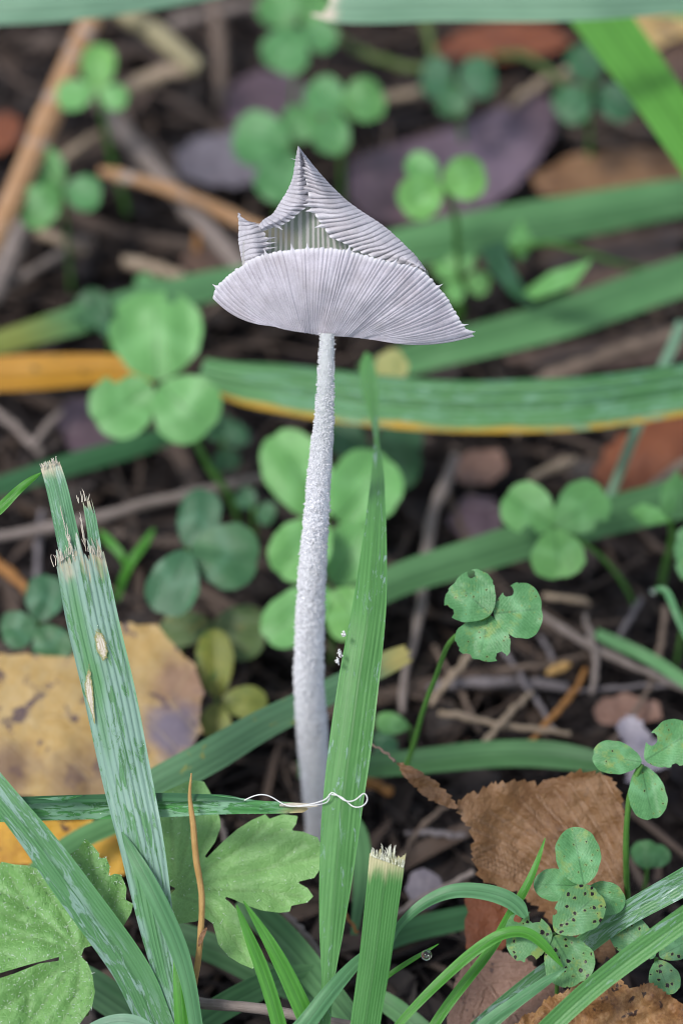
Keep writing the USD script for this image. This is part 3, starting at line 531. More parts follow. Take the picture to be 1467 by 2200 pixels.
# rolled rims
O = [(641, 312), (655, 332), (679, 362), (700, 386), (717, 404), (738, 424), (760, 442), (802, 470), (836, 495), (865, 522), (891, 548), (914, 577)]
I_ = [(645, 330), (652, 352), (659, 385), (664, 412), (670, 438), (680, 462), (698, 486), (719, 510), (748, 524), (778, 539), (806, 551), (845, 562), (885, 572), (914, 583)]
roll = lambda d0: (lambda S, T: d0 * np.sin(np.pi * np.clip(S, 0, 1)) ** .7 + 0.15 - 0.22 * np.sin(np.pi * np.clip(T * .9 + .05, 0, 1)) - 0.12 * T)
part(msh, 'rolled_rim', loft(O, I_, 600, 28, 33, roll(0.30), rib=0.042, bow=lambda S: -3 * np.sin(np.pi * S), jag=14, jag_a=2, spike=.5, rib_pow=.5, seed=6, lag=1.55, tipb=1.0), M['caproll'])
O2 = [(640, 312), (636, 340), (632, 366), (626, 390), (611, 421), (596, 444), (586, 459), (575, 466), (563, 475), (555, 484)]
I2 = [(647, 330), (652, 352), (657, 382), (662, 410), (664, 434), (646, 451), (624, 468), (602, 480), (581, 489), (562, 497)]
part(msh, 'rolled_rim', loft(O2, I2, 440, 24, 23, roll(0.28), rib=0.038, bow=lambda S: 3 * np.sin(np.pi * S), jag=11, jag_a=2, spike=.4, rib_pow=.5, seed=8, lag=1.45, tipb=1.0), M['caproll'])
O3 = [(512, 463), (514, 488), (513, 512), (517, 542), (524, 584)]
I3 = [(530, 473), (546, 479), (558, 487), (564, 502), (570, 523), (568, 545), (562, 572)]
part(msh, 'rim_lobe', loft(O3, I3, 240, 22, 11, lambda S, T: 0.3 - 0.15 * np.sin(np.pi * T) - 0.1 * T, rib=0.035, jag=10, jag_a=2, rib_pow=.5, seed=9), M['caproll'])
part(msh, 'rim_spike', stalk([(512, 458, 2, 0.3), (516, 466, 8, 0.28), (526, 474, 9, 0.25), (538, 478, 5, 0.2)], 'z', n=10), M['caproll'])

def dew(t, m, num, r0, r1, seed):
    g_ = np.random.default_rng(seed); v, f = m['v'], m['f']; ic = trimesh.creation.icosphere(1); bv, bf = np.array(ic.vertices), np.array(ic.faces)
    tri = g_.choice(len(f), num); w = g_.dirichlet((1, 1, 1), num); p0 = (v[f[tri]] * w[..., None]).sum(1)
    nn = np.cross(v[f[tri, 1]] - v[f[tri, 0]], v[f[tri, 2]] - v[f[tri, 0]]); nn /= np.linalg.norm(nn, axis=1, keepdims=True) + 1e-12; nn *= -np.sign(nn @ FWD)[:, None]
    rr = g_.gamma(2.0, (r1 - r0) / 4, num) + r0
    part(t, 'dew', merge([dict(v=bv * r_ + p_ + n_ * r_ * .6, f=bf) for r_, p_, n_ in zip(rr, p0, nn)]), M['water'], 'fine dew beads', kind='stuff')
# ------------------------------------------------------------------ grass blades
def gb(pts, mat, label, **kw): return solo('grass_blade', blade(pts, **kw), M[mat], label, 'grass blade')
# the torn blade at the front left
t = Thing('grass_blade', 'broad dewy grass blade torn across its top, leaning in the left foreground', 'grass blade', P(420, 2860, 45.0))
tb_ = blade([(470, 2500, 50, 0.0), (392, 2240, 52, 0.1), (378, 2170, 52, 0.05), (356, 2080, 62, 0.0), (331, 1960, 80, -0.1), (301, 1800, 98, -0.1), (268, 1650, 108, 0.0), (233, 1480, 112, 0.0), (198, 1330, 112, 0.0), (172, 1200, 106, 0.0), (158, 1140, 100, 0.05)], 'z', n=220, m=45, fold=0.22, ridge=(9, 0.008), tear=0.055)
part(t, 'leaf_blade', tb_, M['fronttorn']); dew(t, tb_, 300, .003, .009, 7)
part(t, 'torn_strip', blade([(176, 1300, 50, 0.03), (152, 1185, 50, 0.02), (136, 1110, 48, 0.0), (120, 1040, 46, 0.0), (103, 985, 42, 0.05)], 'z', n=40, m=21, fold=0.1, ridge=(9, 0.01), tear=0.06), M['striptorn'])
part(t, 'torn_strip', blade([(220, 1290, 30, 0.03), (206, 1190, 27, 0.05), (196, 1120, 24, 0.07), (184, 1062, 18, 0.1)], 'z', n=30, m=13, fold=0.1, tear=0.22), M['striptorn'])
gf = np.random.default_rng(21); lines, wid = [], []
def tuft(x0, y0, x1, y1, num, dx, dy, ln=22, z=0.0, spread=5.0):
    for i in range(num):
        q = gf.random(); x, y = x0 + (x1 - x0) * q, y0 + (y1 - y0) * q; L = ln * gf.uniform(.3, 1.1)
        e = np.array([x + dx * L + gf.normal(0, spread), y + dy * L + gf.normal(0, spread * .6)]); mm = (np.array([x, y]) + e) / 2 + gf.normal(0, 1.5, 2)
        lines.append(np.stack([P(x - dx * 6, y - dy * 6, FOC + z - .02), P(*mm, FOC + z - .03 - .04 * gf.random()), P(*e, FOC + z - 0.08 * gf.random())])); wid.extend([0.013, 0.010, 0.004])
tuft(88, 1000, 124, 988, 14, -.2, -1, 11, 0.0, 3); tuft(168, 1075, 190, 1068, 8, -.15, -1, 20, 0.08, 3); tuft(114, 1212, 160, 1178, 16, -.2, -1, 20, -0.02, 3); tuft(186, 1178, 220, 1196, 12, -.15, -1, 16, -.02, 3); tuft(176, 1130, 184, 1180, 14, -.2, -1, 30, 0.05, 2)
tuft(132, 1100, 158, 1200, 14, -.2, -1, 26, -0.03, 2)
cv = curves(uniq(t.path, 'frayed_fibres'), lines, wid, M['fibre'], t.base); tag(cv.GetPrim(), 'pale frayed fibres along the tear', None, None, 'stuff')
def scar(t, pts, mat='fibre'): part(t, 'dry_scar', blade(pts, 'z', n=18, m=7, fold=0.05, wob=0.0), M[mat], 'pale dried scar on the blade')
g = G(); at = g.n('attribute', attribute='bl')('vector'); sx = g.n('separate_xyz', vector=at); pos = g.n('geometry')('position'); uv = g.n('uvmap', attribute='st')('UV')
e_ = g.math('sqrt', g.math('add', g.math('power', g.math('absolute', sx('x')), 2.0), g.math('power', g.math('absolute', g.math('multiply_add', sx('y'), 2.0, -1.0)), 2.0)))
e_ = g.math('multiply_add', g.noise(pos, 1900.0, 5, 0.75), 1.1, g.math('subtract', e_, 0.50)); st_ = g.noise(g.map(uv, (60, 5, 1)), 1.0, 3)
col = g.mix(g.step(e_, 0.40, 0.72), g.ramp(st_, [(0.35, (0.30, 0.24, 0.15)), (0.6, (0.50, 0.47, 0.40))]), (0.20, 0.20, 0.07))
pb = g.n('principled_bsdf', base_color=col, roughness=0.7)('BSDF')
M['scar'] = g.make('dry_scar', g.n('mix_closure', fac=g.step(e_, 0.76, 0.80), closure1=pb, closure2=g.n('transparent_bsdf', color=(1, 1, 1))('BSDF'))('closure'))
scar(t, [(228, 1432, 18, -0.062), (221, 1400, 30, -0.062), (214, 1372, 32, -0.062), (206, 1342, 20, -0.062)], 'scar')
scar(t, [(208, 1580, 8, -0.040), (199, 1530, 12, -0.040), (191, 1480, 24, -0.040), (191, 1440, 16, -0.040), (192, 1412, 10, -0.040)], 'scar')
# blade crossing below it
gb([(420, 2420, 60, 0.15), (352, 2240, 70, 0.1), (326, 2180, 76, 0.05), (296, 2112, 80, 0.0), (230, 2010, 80, -0.15), (144, 1893, 78, -0.3), (85, 1812, 70, -0.35), (28, 1740, 62, -0.35), (-40, 1655, 56, -0.3)], 'front2', 'wide dewy grass blade slanting from the lower left edge, crossing the hairy green leaf', mode='z', n=90, m=25, fold=-0.2, ridge=(9, 0.007))
gb([(455, 2420, 34, -0.1), (420, 2200, 30, -0.2), (404, 2110, 34, -0.25), (380, 2030, 40, -0.28), (345, 1950, 40, -0.3), (310, 1880, 34, -0.28), (280, 1825, 22, -0.2), (262, 1788, 3, -0.15)], 'blue', 'smooth pointed grass blade hugging the right side of the torn dewy blade', mode='z', n=60, m=13, fold=0.25)
gb([(402, 2300, 36, -0.1), (392, 2200, 34, -0.15), (385, 2110, 26, -0.12), (376, 2020, 6, -0.05)], 'young', 'short bright sheath at the foot of the torn dewy blade', mode='z', fold=0.3)
# folded blade with the white fibre
t = Thing('grass_blade', 'wet folded grass blade lying level across the stem foot, ending in a white looped fibre', 'grass blade', P(-60, 1745, FOC))
lvl = blade([(-90, 1748, 44, -0.25), (0, 1744, 46, -0.2), (120, 1738, 50, 0.1), (200, 1735, 52, 0.45), (290, 1733, 52, 0.5), (370, 1731, 50, 0.15), (490, 1731, 38, -0.1), (560, 1735, 28, -0.1), (620, 1736, 24, -0.1), (668, 1738, 14, -0.1)], 'z', n=80, m=17, fold=0.0, roll=0.2, tear=0.03)
part(t, 'leaf_blade', lvl, M['fold']); dew(t, lvl, 260, .005, .014, 5)
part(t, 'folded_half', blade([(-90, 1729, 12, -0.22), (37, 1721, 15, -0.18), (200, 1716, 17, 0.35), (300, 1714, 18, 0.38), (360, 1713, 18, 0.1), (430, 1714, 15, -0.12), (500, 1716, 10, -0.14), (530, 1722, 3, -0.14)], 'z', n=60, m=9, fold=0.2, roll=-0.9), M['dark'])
part(t, 'dry_tip', blade([(600, 1731, 4, -0.14), (628, 1730, 9, -0.16), (660, 1731, 9, -0.17), (690, 1733, 3, -0.16)], 'z', n=24, m=13, tear=0.3, fold=.3), M['fibre'])
def fib(pts, w=2.6):
    f, _ = path_of([p[:2] for p in pts]); s = np.linspace(0, 1, 70); c = f(s); zz = PchipInterpolator(np.linspace(0, 1, len(pts)), [p[2] for p in pts])(s)
    return tube(P(c[:, 0], c[:, 1], FOC + zz), w / 2 * PXC, 6)
part(t, 'fibre', fib([(525, 1720, -.18), (545, 1711, -.25), (566, 1708, -.28), (590, 1717, -.25), (615, 1731, -.22), (650, 1731, -.25), (690, 1722, -.4), (706, 1711, -.55), (711, 1704, -.6), (724, 1709, -.62), (742, 1721, -.65), (765, 1718, -.7), (784, 1706, -.72), (789, 1716, -.73), (777, 1733, -.72), (760, 1734, -.7), (740, 1718, -.66), (722, 1709, -.63), (711, 1708, -.6)], 2.6), M['white'])
part(t, 'fibre', fib([(640, 1734, -.2), (668, 1731, -.3), (692, 1728, -.45), (704, 1722, -.55), (709, 1706, -.6)], 2.4), M['white'])
# tall blade in front of the stem
t = Thing('grass_blade', 'tall bright grass blade rising just right of the mushroom stem, twisted near its tip', 'grass blade', P(690, 2400, FOC))
part(t, 'leaf_blade', blade([(680, 2460, 20, -0.4), (703, 2130, 26, -0.45), (712, 2000, 52, -0.48), (722, 1880, 72, -0.5), (735, 1740, 86, -0.5), (754, 1590, 92, -0.45), (774, 1440, 86, -0.3), (790, 1330, 76, -0.1), (802, 1200, 58, 0.6), (809, 1080, 38, 1.5), (811, 1000, 24, 2.6), (808, 940, 11, 4.0), (803, 890, 20, 5.2), (794, 830, 36, 6.4), (789, 790, 34, 7.0), (788, 757, 6, 7.3)], 'z', n=150, m=21, fold=0.25, ridge=(7, 0.006)), M['tall'])
gf = np.random.default_rng(31)
for (x, y, r) in ((724, 1422, 6), (738, 1362, 5), (729, 1404, 5)):
    b_ = [stalk([(x + gf.normal(0, r * .5), y + gf.normal(0, r), gf.uniform(1.5, 3), -.42 + gf.normal(0, .03)), (x + gf.normal(0, r * .5), y + gf.normal(0, r), gf.uniform(1, 2.5), -.45 + gf.normal(0, .03))], 'z', n=6, sides=5) for _ in range(7)]
    part(t, 'white_tuft', merge(b_), M['white'], 'tiny white fluff on the left edge')
# cut blade at the bottom
t = Thing('grass_blade', 'upright mown grass blade with a blunt frayed end, bottom centre', 'grass blade', P(770, 2500, FOC))
part(t, 'leaf_blade', blade([(768, 2500, 66, -0.6), (785, 2200, 64, -0.65), (803, 2080, 68, -0.65), (818, 1960, 72, -0.65), (829, 1870, 76, -0.65), (834, 1822, 78, -0.65)], 'z', n=120, m=31, fold=0.12, ridge=(8, 0.0012), tear=0.035), M['cut'])
lines, wid = [], []
tuft(797, 1834, 868, 1860, 34, .06, -1, 12, -0.66, 3); tuft(818, 1830, 846, 1840, 16, .0, -1, 24, -0.66, 4)
cv = curves(uniq(t.path, 'frayed_fibres'), lines, wid, M['cutfibre'], t.base); tag(cv.GetPrim(), 'white frayed fibres on the cut end', None, None, 'stuff')
# bottom row
gb([(620, 2300, 36, -.5), (592, 2175, 32, -.5), (562, 2081, 30, -.5), (532, 2006, 20, -.5), (508, 1946, 4, -.5)], 'young', 'left half of a bright forked grass shoot before the lobed leaf', mode='z', fold=0.3)
gb([(700, 2290, 36, -.5), (655, 2182, 40, -.52), (607, 2078, 34, -.55), (567, 2006, 22, -.55), (523, 1937, 3, -.55)], 'young', 'right half of a bright forked grass shoot with a pale inner edge', mode='z', fold=0.35)
gb([(600, 2270, 60, -.7), (658, 2200, 42, -.7), (706, 2137, 36, -.6), (760, 2075, 26, -.4), (800, 2035, 8, -.2)], 'blue', 'bluish grass blade rising from the bottom edge towards the mown blade', mode='z', fold=0.2)
gb([(520, 1930, 40, 2.2), (555, 1965, 62, 2.1), (611, 2020, 66, 2.0), (690, 2115, 62, 2.0), (760, 2200, 50, 2.0)], 'far2', 'dull wide grass blade slanting down behind the forked shoot', fold=0.2)
gb([(330, 1995, 50, 1.5), (400, 2018, 62, 1.5), (480, 2050, 62, 1.5), (570, 2098, 58, 1.4), (690, 2150, 40, 1.2)], 'far2', 'dull grass blade running low beneath the lobed leaf by the ochre stalk', fold=0.2)
gb([(380, 2235, 50, 2.0), (440, 2190, 58, 2.0), (520, 2142, 58, 2.0), (610, 2100, 44, 2.0), (690, 2080, 12, 2.0)], 'far2', 'dull grass blade rising from the bottom edge beneath the grey straw', fold=0.2)
gb([(150, 2090, 60, 1.8), (205, 2125, 74, 1.8), (270, 2170, 74, 1.8), (380, 2250, 60, 1.8)], 'far2', 'grey green grass blade between the hairy leaf and the torn blade foot', fold=0.2)
gb([(190, 2216, 24, -.4), (230, 2200, 30, -.45), (290, 2200, 34, -.5), (340, 2235, 34, -.5)], 'pale', 'pale curved grass blade just showing at the bottom edge below the hairy leaf', mode='z', fold=0.3)
gb([(772, 2130, 20, 1.5), (820, 2150, 42, 1.6), (870, 2185, 46, 1.6), (960, 2260, 40, 1.5)], 'far', 'low grass blade beside the foot of the mown blade', fold=0.25)
gb([(745, 1745, 18, 1.5), (768, 1790, 40, 1.6), (778, 1860, 40, 1.6), (770, 1940, 26, 1.6), (760, 2010, 14, 1.5)], 'far2', 'shaded grass blade hidden behind the right edge of the tall blade', fold=0.2)
gb([(836, 2040, 10, -.3), (846, 2010, 14, -.3), (874, 1972, 19, -.35), (920, 1936, 25, -.4), (977, 1915, 31, -.45), (1033, 1916, 34, -.45), (1080, 1928, 36, -.45), (1112, 1948, 34, -.42), (1130, 1972, 12, -.4)], 'blue', 'arched bluish grass blade with a blunt tip in front of the brown leaf', mode='z', fold=0.2)
gb([(870, 2330, 20, .0), (935, 2200, 22, .0), (1014, 2093, 22, -.05), (1070, 2014, 22, -.1), (1098, 1962, 20, -.15), (1127, 1912, 18, -.2), (1150, 1862, 13, -.2), (1171, 1801, 2, -.2)], 'young', 'thin upright grass blade with a sharp tip before the serrated brown leaf', mode='z', fold=0.3)
gb([(800, 2270, 14, -.3), (878, 2178, 18, -.35), (967, 2089, 22, -.4), (1042, 2028, 24, -.45), (1089, 2005, 24, -.5), (1127, 2004, 24, -.5), (1169, 2032, 20, -.5), (1208, 2078, 4, -.45)], 'young', 'thin grass blade arching over and drooping onto the spotted clover', mode='z', fold=0.25)
gb([(980, 2265, 26, -.5), (1042, 2201, 26, -.55), (1108, 2154, 26, -.6), (1169, 2112, 20, -.6), (1218, 2081, 2, -.6)], 'blue', 'pale narrow grass blade pointing up at the spotted clover from below', mode='z', fold=0.25)
gb([(780, 2150, 8, .2), (824, 2105, 11, .2), (874, 2070, 11, .2), (942, 2029, 2, .2)], 'young', 'tiny thin grass blade carrying a water drop', mode='z', n=24, m=7)
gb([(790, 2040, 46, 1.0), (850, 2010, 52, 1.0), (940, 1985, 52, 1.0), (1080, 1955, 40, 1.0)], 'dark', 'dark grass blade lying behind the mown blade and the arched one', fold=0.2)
gb([(1530, 1860, 60, 0.1), (1467, 1897, 58, 0.0), (1389, 1940, 54, 0.1), (1319, 1982, 50, .25), (1250, 2035, 46, .5), (1183, 2085, 44, .7), (1100, 2150, 44, .8), (1010, 2230, 44, .9)], 'front2', 'grass blade running from the right edge down behind the spotted clover', mode='z', fold=-0.2)
gb([(1540, 1925, 52, -.7), (1467, 1977, 52, -.7), (1389, 2033, 50, -.7), (1286, 2112, 46, -.75), (1188, 2200, 44, -.8), (1090, 2300, 40, -.8)], 'tall', 'pale edged grass blade crossing the crinkled brown leaf at the lower right', mode='z', fold=-0.25)
# middle distance
gb([(-40, 1125, 22, 0.3), (0, 1092, 22, .3), (40, 1052, 18, .3), (70, 1028, 12, .25), (88, 1016, 3, .2)], 'young', 'small bright grass tip entering from the left edge beside the torn strip', mode='z', fold=.2)
gb([(290, 1715, 60, 3.2), (340, 1685, 74, 3.3), (450, 1625, 74, 3.4), (560, 1560, 66, 3.4), (640, 1520, 60, 3.3), (740, 1470, 54, 3.2), (830, 1425, 50, 3.1), (888, 1398, 34, 3.0)], 'yellowtip', 'grass blade with a yellowed tip passing behind the mushroom stem', fold=0.15, tear=0.03, m=15)
gb([(60, 1885, 30, 2.2), (110, 1845, 44, 2.2), (180, 1800, 46, 2.2), (270, 1762, 44, 2.2), (350, 1740, 40, 2.2)], 'far', 'pale soft grass blade between the orange leaf and the level folded blade', fold=.2)
gb([(640, 1652, 40, 1.4), (760, 1648, 48, 1.4), (900, 1636, 54, 1.4), (1040, 1622, 58, 1.4), (1180, 1622, 58, 1.4), (1300, 1640, 40, 1.4)], 'far2', 'dull grass blade lying level above the serrated brown leaf', fold=.3)
gb([(760, 1300, 60, 1.6), (830, 1258, 68, 1.7), (960, 1212, 74, 1.8), (1090, 1172, 78, 1.9), (1230, 1130, 80, 2.0), (1360, 1095, 84, 2.0), (1540, 1055, 88, 2.0)], 'far2', 'long straight grass blade rising to the right beneath the nibbled bright clover', fold=.3)
t_b = [(430, 800, 64, 3.0), (480, 815, 80, 3.0), (600, 834, 104, 3.1), (735, 853, 112, 3.2), (860, 866, 112, 3.3), (1000, 874, 112, 3.4), (1130, 872, 116, 3.5), (1260, 866, 116, 3.6), (1370, 852, 114, 3.6), (1540, 826, 110, 3.6)]
gb(t_b, 'broad', 'broad arching grass blade with an orange yellow lower margin behind the stem', n=90, m=25, fold=-0.45, ridge=(5, 0.03), wob=0.05)
gb([(-60, 805, 70, 2.0), (60, 800, 76, 2.0), (150, 795, 70, 2.0), (250, 792, 58, 2.0), (330, 800, 40, 2.0)], 'orange', 'orange yellow withered blade entering from the left edge behind the big clover', fold=.25)
gb([(-60, 752, 46, 1.7), (0, 735, 50, 1.7), (76, 712, 54, 1.7), (153, 690, 60, 1.7), (280, 655, 66, 1.7), (400, 625, 66, 1.7), (520, 600, 60, 1.7), (640, 580, 50, 1.6)], 'olive', 'soft grass blade passing behind the big clover and the cap\'s left tip', fold=.15)
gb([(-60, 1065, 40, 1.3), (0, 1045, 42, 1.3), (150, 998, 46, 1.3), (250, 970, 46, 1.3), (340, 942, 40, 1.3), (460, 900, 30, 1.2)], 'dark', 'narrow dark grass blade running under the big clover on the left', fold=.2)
gb([(800, 545, 70, 2.0), (870, 530, 84, 2.0), (980, 508, 92, 2.0), (1120, 482, 94, 2.0), (1280, 455, 92, 2.0), (1420, 430, 84, 2.0), (1540, 412, 76, 2.0)], 'far', 'wide soft grass blade right of the cap, upper of the two', fold=.35)
gb([(780, 810, 56, 1.6), (870, 775, 66, 1.6), (1000, 738, 74, 1.7), (1130, 705, 80, 1.7), (1270, 662, 84, 1.8), (1380, 622, 84, 1.8), (1540, 570, 80, 1.8)], 'far', 'wide soft grass blade sloping up to the right edge below the cap\'s right tip', fold=-.3)
gb([(1465, 690, 20, 3.0), (1448, 734, 22, 2.9), (1418, 800, 22, 2.7), (1368, 919, 22, 2.3), (1313, 1059, 18, 1.5), (1295, 1105, 12, 1.2)], 'pale', 'thin pale dewy grass blade crossing behind the broad arching one at the right', fold=.2)
gb([(1120, -130, 116, 6.2), (1200, -60, 118, 6.3), (1262, 0, 116, 6.4), (1330, 90, 112, 6.5), (1400, 185, 106, 6.5), (1460, 275, 100, 6.5), (1560, 430, 90, 6.3)], 'bright', 'bright green grass blade slanting across the top right corner', fold=.15)
gb([(672, 4, 66, 8.8), (720, 10, 72, 8.8), (900, 8, 76, 8.8), (1080, 8, 76, 8.8), (1250, 8, 70, 8.8), (1400, 2, 60, 8.6), (1560, -10, 50, 8.4)], 'palecut', 'pale green grass blade along the top edge with a torn cream end', fold=.12, tear0=0.06, m=15)
gb([(-60, 20, 66, 7.5), (60, 16, 66, 7.5), (160, 10, 64, 7.5), (300, -4, 56, 7.4), (480, -30, 40, 7.2)], 'pale', 'pale grass blade along the top edge in the left corner', fold=.2)
gb([(1190, 20, 10, 1.5), (1300, 14, 14, 2.5), (1420, 24, 16, 3.2), (1520, 40, 16, 3.5)], 'far', 'thin grass blade in the top right corner behind the bright one', fold=.2)
gb([(1280, 1360, 20, 1.2), (1330, 1384, 26, 1.3), (1397, 1416, 26, 1.4), (1467, 1462, 26, 1.5), (1540, 1510, 24, 1.5)], 'far', 'short dull grass blade running off the right edge over the twigs', fold=.25)
gb([(1520, 1440, 18, 2.5), (1467, 1349, 17, 3.2), (1442, 1292, 16, 3.4), (1424, 1266, 13, 3.4), (1403, 1268, 7, 3.3)], 'blue', 'curled grass tip with a bright water drop at the right edge', fold=.3)
gb([(215, 1140, 6, 1.6), (236, 1165, 18, 1.6), (262, 1196, 16, 1.5), (274, 1225, 8, 1.2)], 'young', 'left prong of a tiny forked sprout right of the torn blade', n=20, m=7)
gb([(332, 1135, 4, 1.7), (312, 1165, 17, 1.6), (286, 1200, 18, 1.5), (262, 1250, 16, 1.0), (250, 1290, 12, 0.3)], 'young', 'right prong of a tiny forked sprout right of the torn blade', n=24, m=7)

# ------------------------------------------------------------------ clover leaves
def clover(label, lf, h, mat, pet=None, tau=0.45, bites={}, mode='h', pw=9, pmat='petiole', junction=None, lean=(0.4, 0.3), **kw):
    jx, jy = junction or (lf[0][0], lf[0][1])
    zc = float(zh(jy, h)) if mode == 'h' else FOC + h
    J = P(jx, jy, zc)
    if pet is None:
        g_ = rnd(); G0 = np.array([J[0] + lean[0] * g_.uniform(-1, 1), J[1] + lean[1] * g_.uniform(.3, 1.5), -0.3]); s = np.linspace(0, 1, 18)[:, None]
        mid = (J + G0) / 2 + np.array([g_.uniform(-.15, .15), -0.1, 0.1]); C3 = (1 - s) ** 2 * J + 2 * s * (1 - s) * mid + s ** 2 * G0
        C3 = C3 + FWD * 0.04; pm = tube(C3, pw / 2 * PXC * zc / FOC * np.linspace(.8, 1.15, 18), 8)
    else:
        pm = stalk([(p[0], p[1], (p[3] if len(p) > 3 else pw), p[2]) for p in pet], mode, n=24, rough=0.05)
        G0 = pm['v'][np.argmin(pm['v'][:, 2])]
    t = Thing('clover_leaf', label, 'clover', (G0[0], G0[1], 0))
    for i, l in enumerate(lf):
        dh = l[5] if len(l) > 5 else 0.0
        part(t, 'leaflet', leaflet(*l[:5], h + dh, tau=tau, bites=bites.get(i, ()), mode=mode, **kw), M[mat])
    part(t, 'petiole', pm, M[pmat]); return t
clover('largest pale clover leaf left of the stem, its left leaflet nibbled', [(336, 818, 334, 622, 214, .12), (326, 826, 204, 912, 148), (344, 826, 452, 925, 166, .06)], 3.0, 'c_light', [(345, 835, 2.9), (420, 947, 2.3), (458, 1016, 1.7), (489, 1058, 1.2), (512, 1118, 0.2)], pw=15, tau=.3, bites={0: [(368, 636, 15), (240, 676, 11)], 1: [(250, 796, 24), (190, 905, 14)]}, egg=0.05)
clover('bluish clover leaf midway between the torn blade and the stem', [(402, 1176, 448, 1052, 96), (410, 1180, 556, 1206, 152), (400, 1182, 348, 1322, 118)], 2.6, 'c_blue', tau=.3)
clover('small dull clover leaf behind the torn blade above the yellow leaf', [(82, 1336, 108, 1236, 90), (78, 1342, 2, 1362, 88), (88, 1344, 132, 1424, 92)], 2.2, 'c_blue', tau=.3)
clover('fresh clover leaf directly behind the stem middle, the upper one', [(702, 1112, 586, 930, 150), (722, 1116, 838, 985, 168, -.05), (700, 1120, 596, 1236, 136, .05)], 2.4, 'c_light', tau=.3, egg=0.05)
clover('clover leaf behind the lower stem between stem and tall blade', [(706, 1262, 570, 1376, 116), (716, 1268, 790, 1362, 130), (716, 1256, 790, 1130, 130, -.1)], 2.0, 'c_light', tau=.3)
clover('shaded clover leaf mostly hidden above the stem middle, behind the tall blade', [(800, 985, 905, 1010, 110), (790, 975, 690, 905, 90), (800, 975, 905, 925, 90)], 1.2, 'c_dark', tau=.4)
clover('round bright clover leaf at right with a bite out of its left leaflet', [(1188, 1132, 1086, 1060, 118), (1194, 1130, 1300, 1056, 118, .04), (1190, 1136, 1204, 1244, 124)], 2.9, 'c_light', [(1190, 1135, 2.85), (1250, 1165, 2.6), (1310, 1215, 1.9), (1345, 1265, 1.0), (1362, 1300, .2)], pw=10, tau=.3, bites={0: [(1134, 1146, 17), (1120, 1158, 10)], 1: [(1292, 1132, 16)], 2: [(1262, 1226, 14)]})
clover('ragged nibbled clover leaf in sharp focus right of the tall blade', [(1054, 1320, 974, 1250, 128), (1060, 1318, 1166, 1308, 128, .03), (1050, 1322, 1028, 1420, 128)], 1.1, 'c_nib', [(1052, 1320, 1.15), (1005, 1350, 1.3), (968, 1378, 1.7), (945, 1430, 2.4), (915, 1510, 3.4), (885, 1610, 4.6), (868, 1660, 5.3)], pw=11, tau=.25, mode='z', bites={0: [(958, 1318, 17), (1012, 1234, 9), (1064, 1252, 6), (955, 1268, 8)], 1: [(1092, 1270, 12), (1130, 1243, 8), (1114, 1246, 7), (1172, 1310, 8), (1146, 1250, 5)], 2: [(970, 1392, 15), (1000, 1420, 15), (1076, 1412, 12)]})
clover('small lone rounded leaflet sprouting low on the ragged clover\'s stalk', [(878, 1562, 806, 1548, 50)], 1.6, 'c_light', [(880, 1562, 1.6), (886, 1590, .9), (888, 1612, 0.1)], tau=.5)
clover('three lobed clover leaf on a long stalk at the lower right edge', [(1378, 1638, 1272, 1620, 76), (1386, 1634, 1490, 1570, 106), (1377, 1645, 1402, 1762, 86)], .9, 'c_nib', [(1377, 1642, .95), (1358, 1690, 1.0), (1346, 1770, 1.2), (1345, 1860, 1.6), (1348, 1945, 2.2), (1350, 2000, 2.8)], pw=13, tau=.3, mode='z', bites={1: [(1398, 1588, 14), (1424, 1660, 12), (1450, 1650, 9)]})
clover('clear green clover leaf standing before the serrated brown leaf', [(1254, 1902, 1230, 1778, 104, -.1), (1240, 1904, 1146, 1900, 76), (1262, 1910, 1340, 1950, 76, .12)], 0.0, 'c_nib', [(1254, 1904, 0.1), (1250, 1960, .5), (1246, 2040, 1.0), (1240, 2130, 1.8)], tau=.3, mode='z', notch=0.0, egg=-0.05)
clover('clover leaf peppered with black spots at the lower right', [(1192, 2003, 1288, 1918, 106, -.1), (1190, 2012, 1248, 2114, 116), (1186, 2006, 1084, 2020, 116, -.02)], -0.25, 'c_spot', [(1190, 2008, -.1), (1194, 2060, .3), (1196, 2140, 1.0)], tau=.25, mode='z', bites={2: [(1150, 1968, 15), (1112, 1974, 9), (1140, 2064, 12), (1116, 2072, 8)], 0: [(1190, 1960, 7)]})
clover('speckled clover leaf cut off by the grass at the right bottom corner', [(1406, 2058, 1318, 1978, 88), (1411, 2064, 1440, 2140, 72), (1416, 2056, 1486, 2018, 60)], .3, 'c_spot', [(1410, 2060, .4), (1410, 2110, .8), (1404, 2180, 1.5)], tau=.3, mode='z')
clover('small round clover leaf in shade behind the long stalk at right', [(1390, 1868, 1380, 1806, 62), (1396, 1862, 1432, 1822, 50)], 1.4, 'c_mid', tau=.4)
clover('blurred clover leaf right behind the peak of the cap', [(622, 312, 500, 285, 128), (618, 322, 590, 436, 116), (628, 306, 660, 228, 90, -.2)], 2.4, 'c_mid', tau=.35)
clover('second blurred clover leaf overlapping the one behind the cap\'s peak, to its upper right', [(730, 238, 668, 176, 92), (736, 234, 822, 196, 104, .15), (728, 244, 700, 330, 84)], 2.9, 'c_mid', tau=.35)
clover('blurred clover leaf at the top edge above the cap', [(640, 62, 590, 150, 112), (648, 58, 722, 92, 72), (630, 54, 572, -20, 100), (650, 50, 690, -20, 90)], 3.0, 'c_mid', tau=.35)
clover('blurred clover leaf at top centre right between dark twigs', [(975, 170, 904, 160, 96), (985, 172, 1064, 158, 100, .05), (970, 182, 975, 250, 76)], 2.4, 'c_blue', tau=.35)
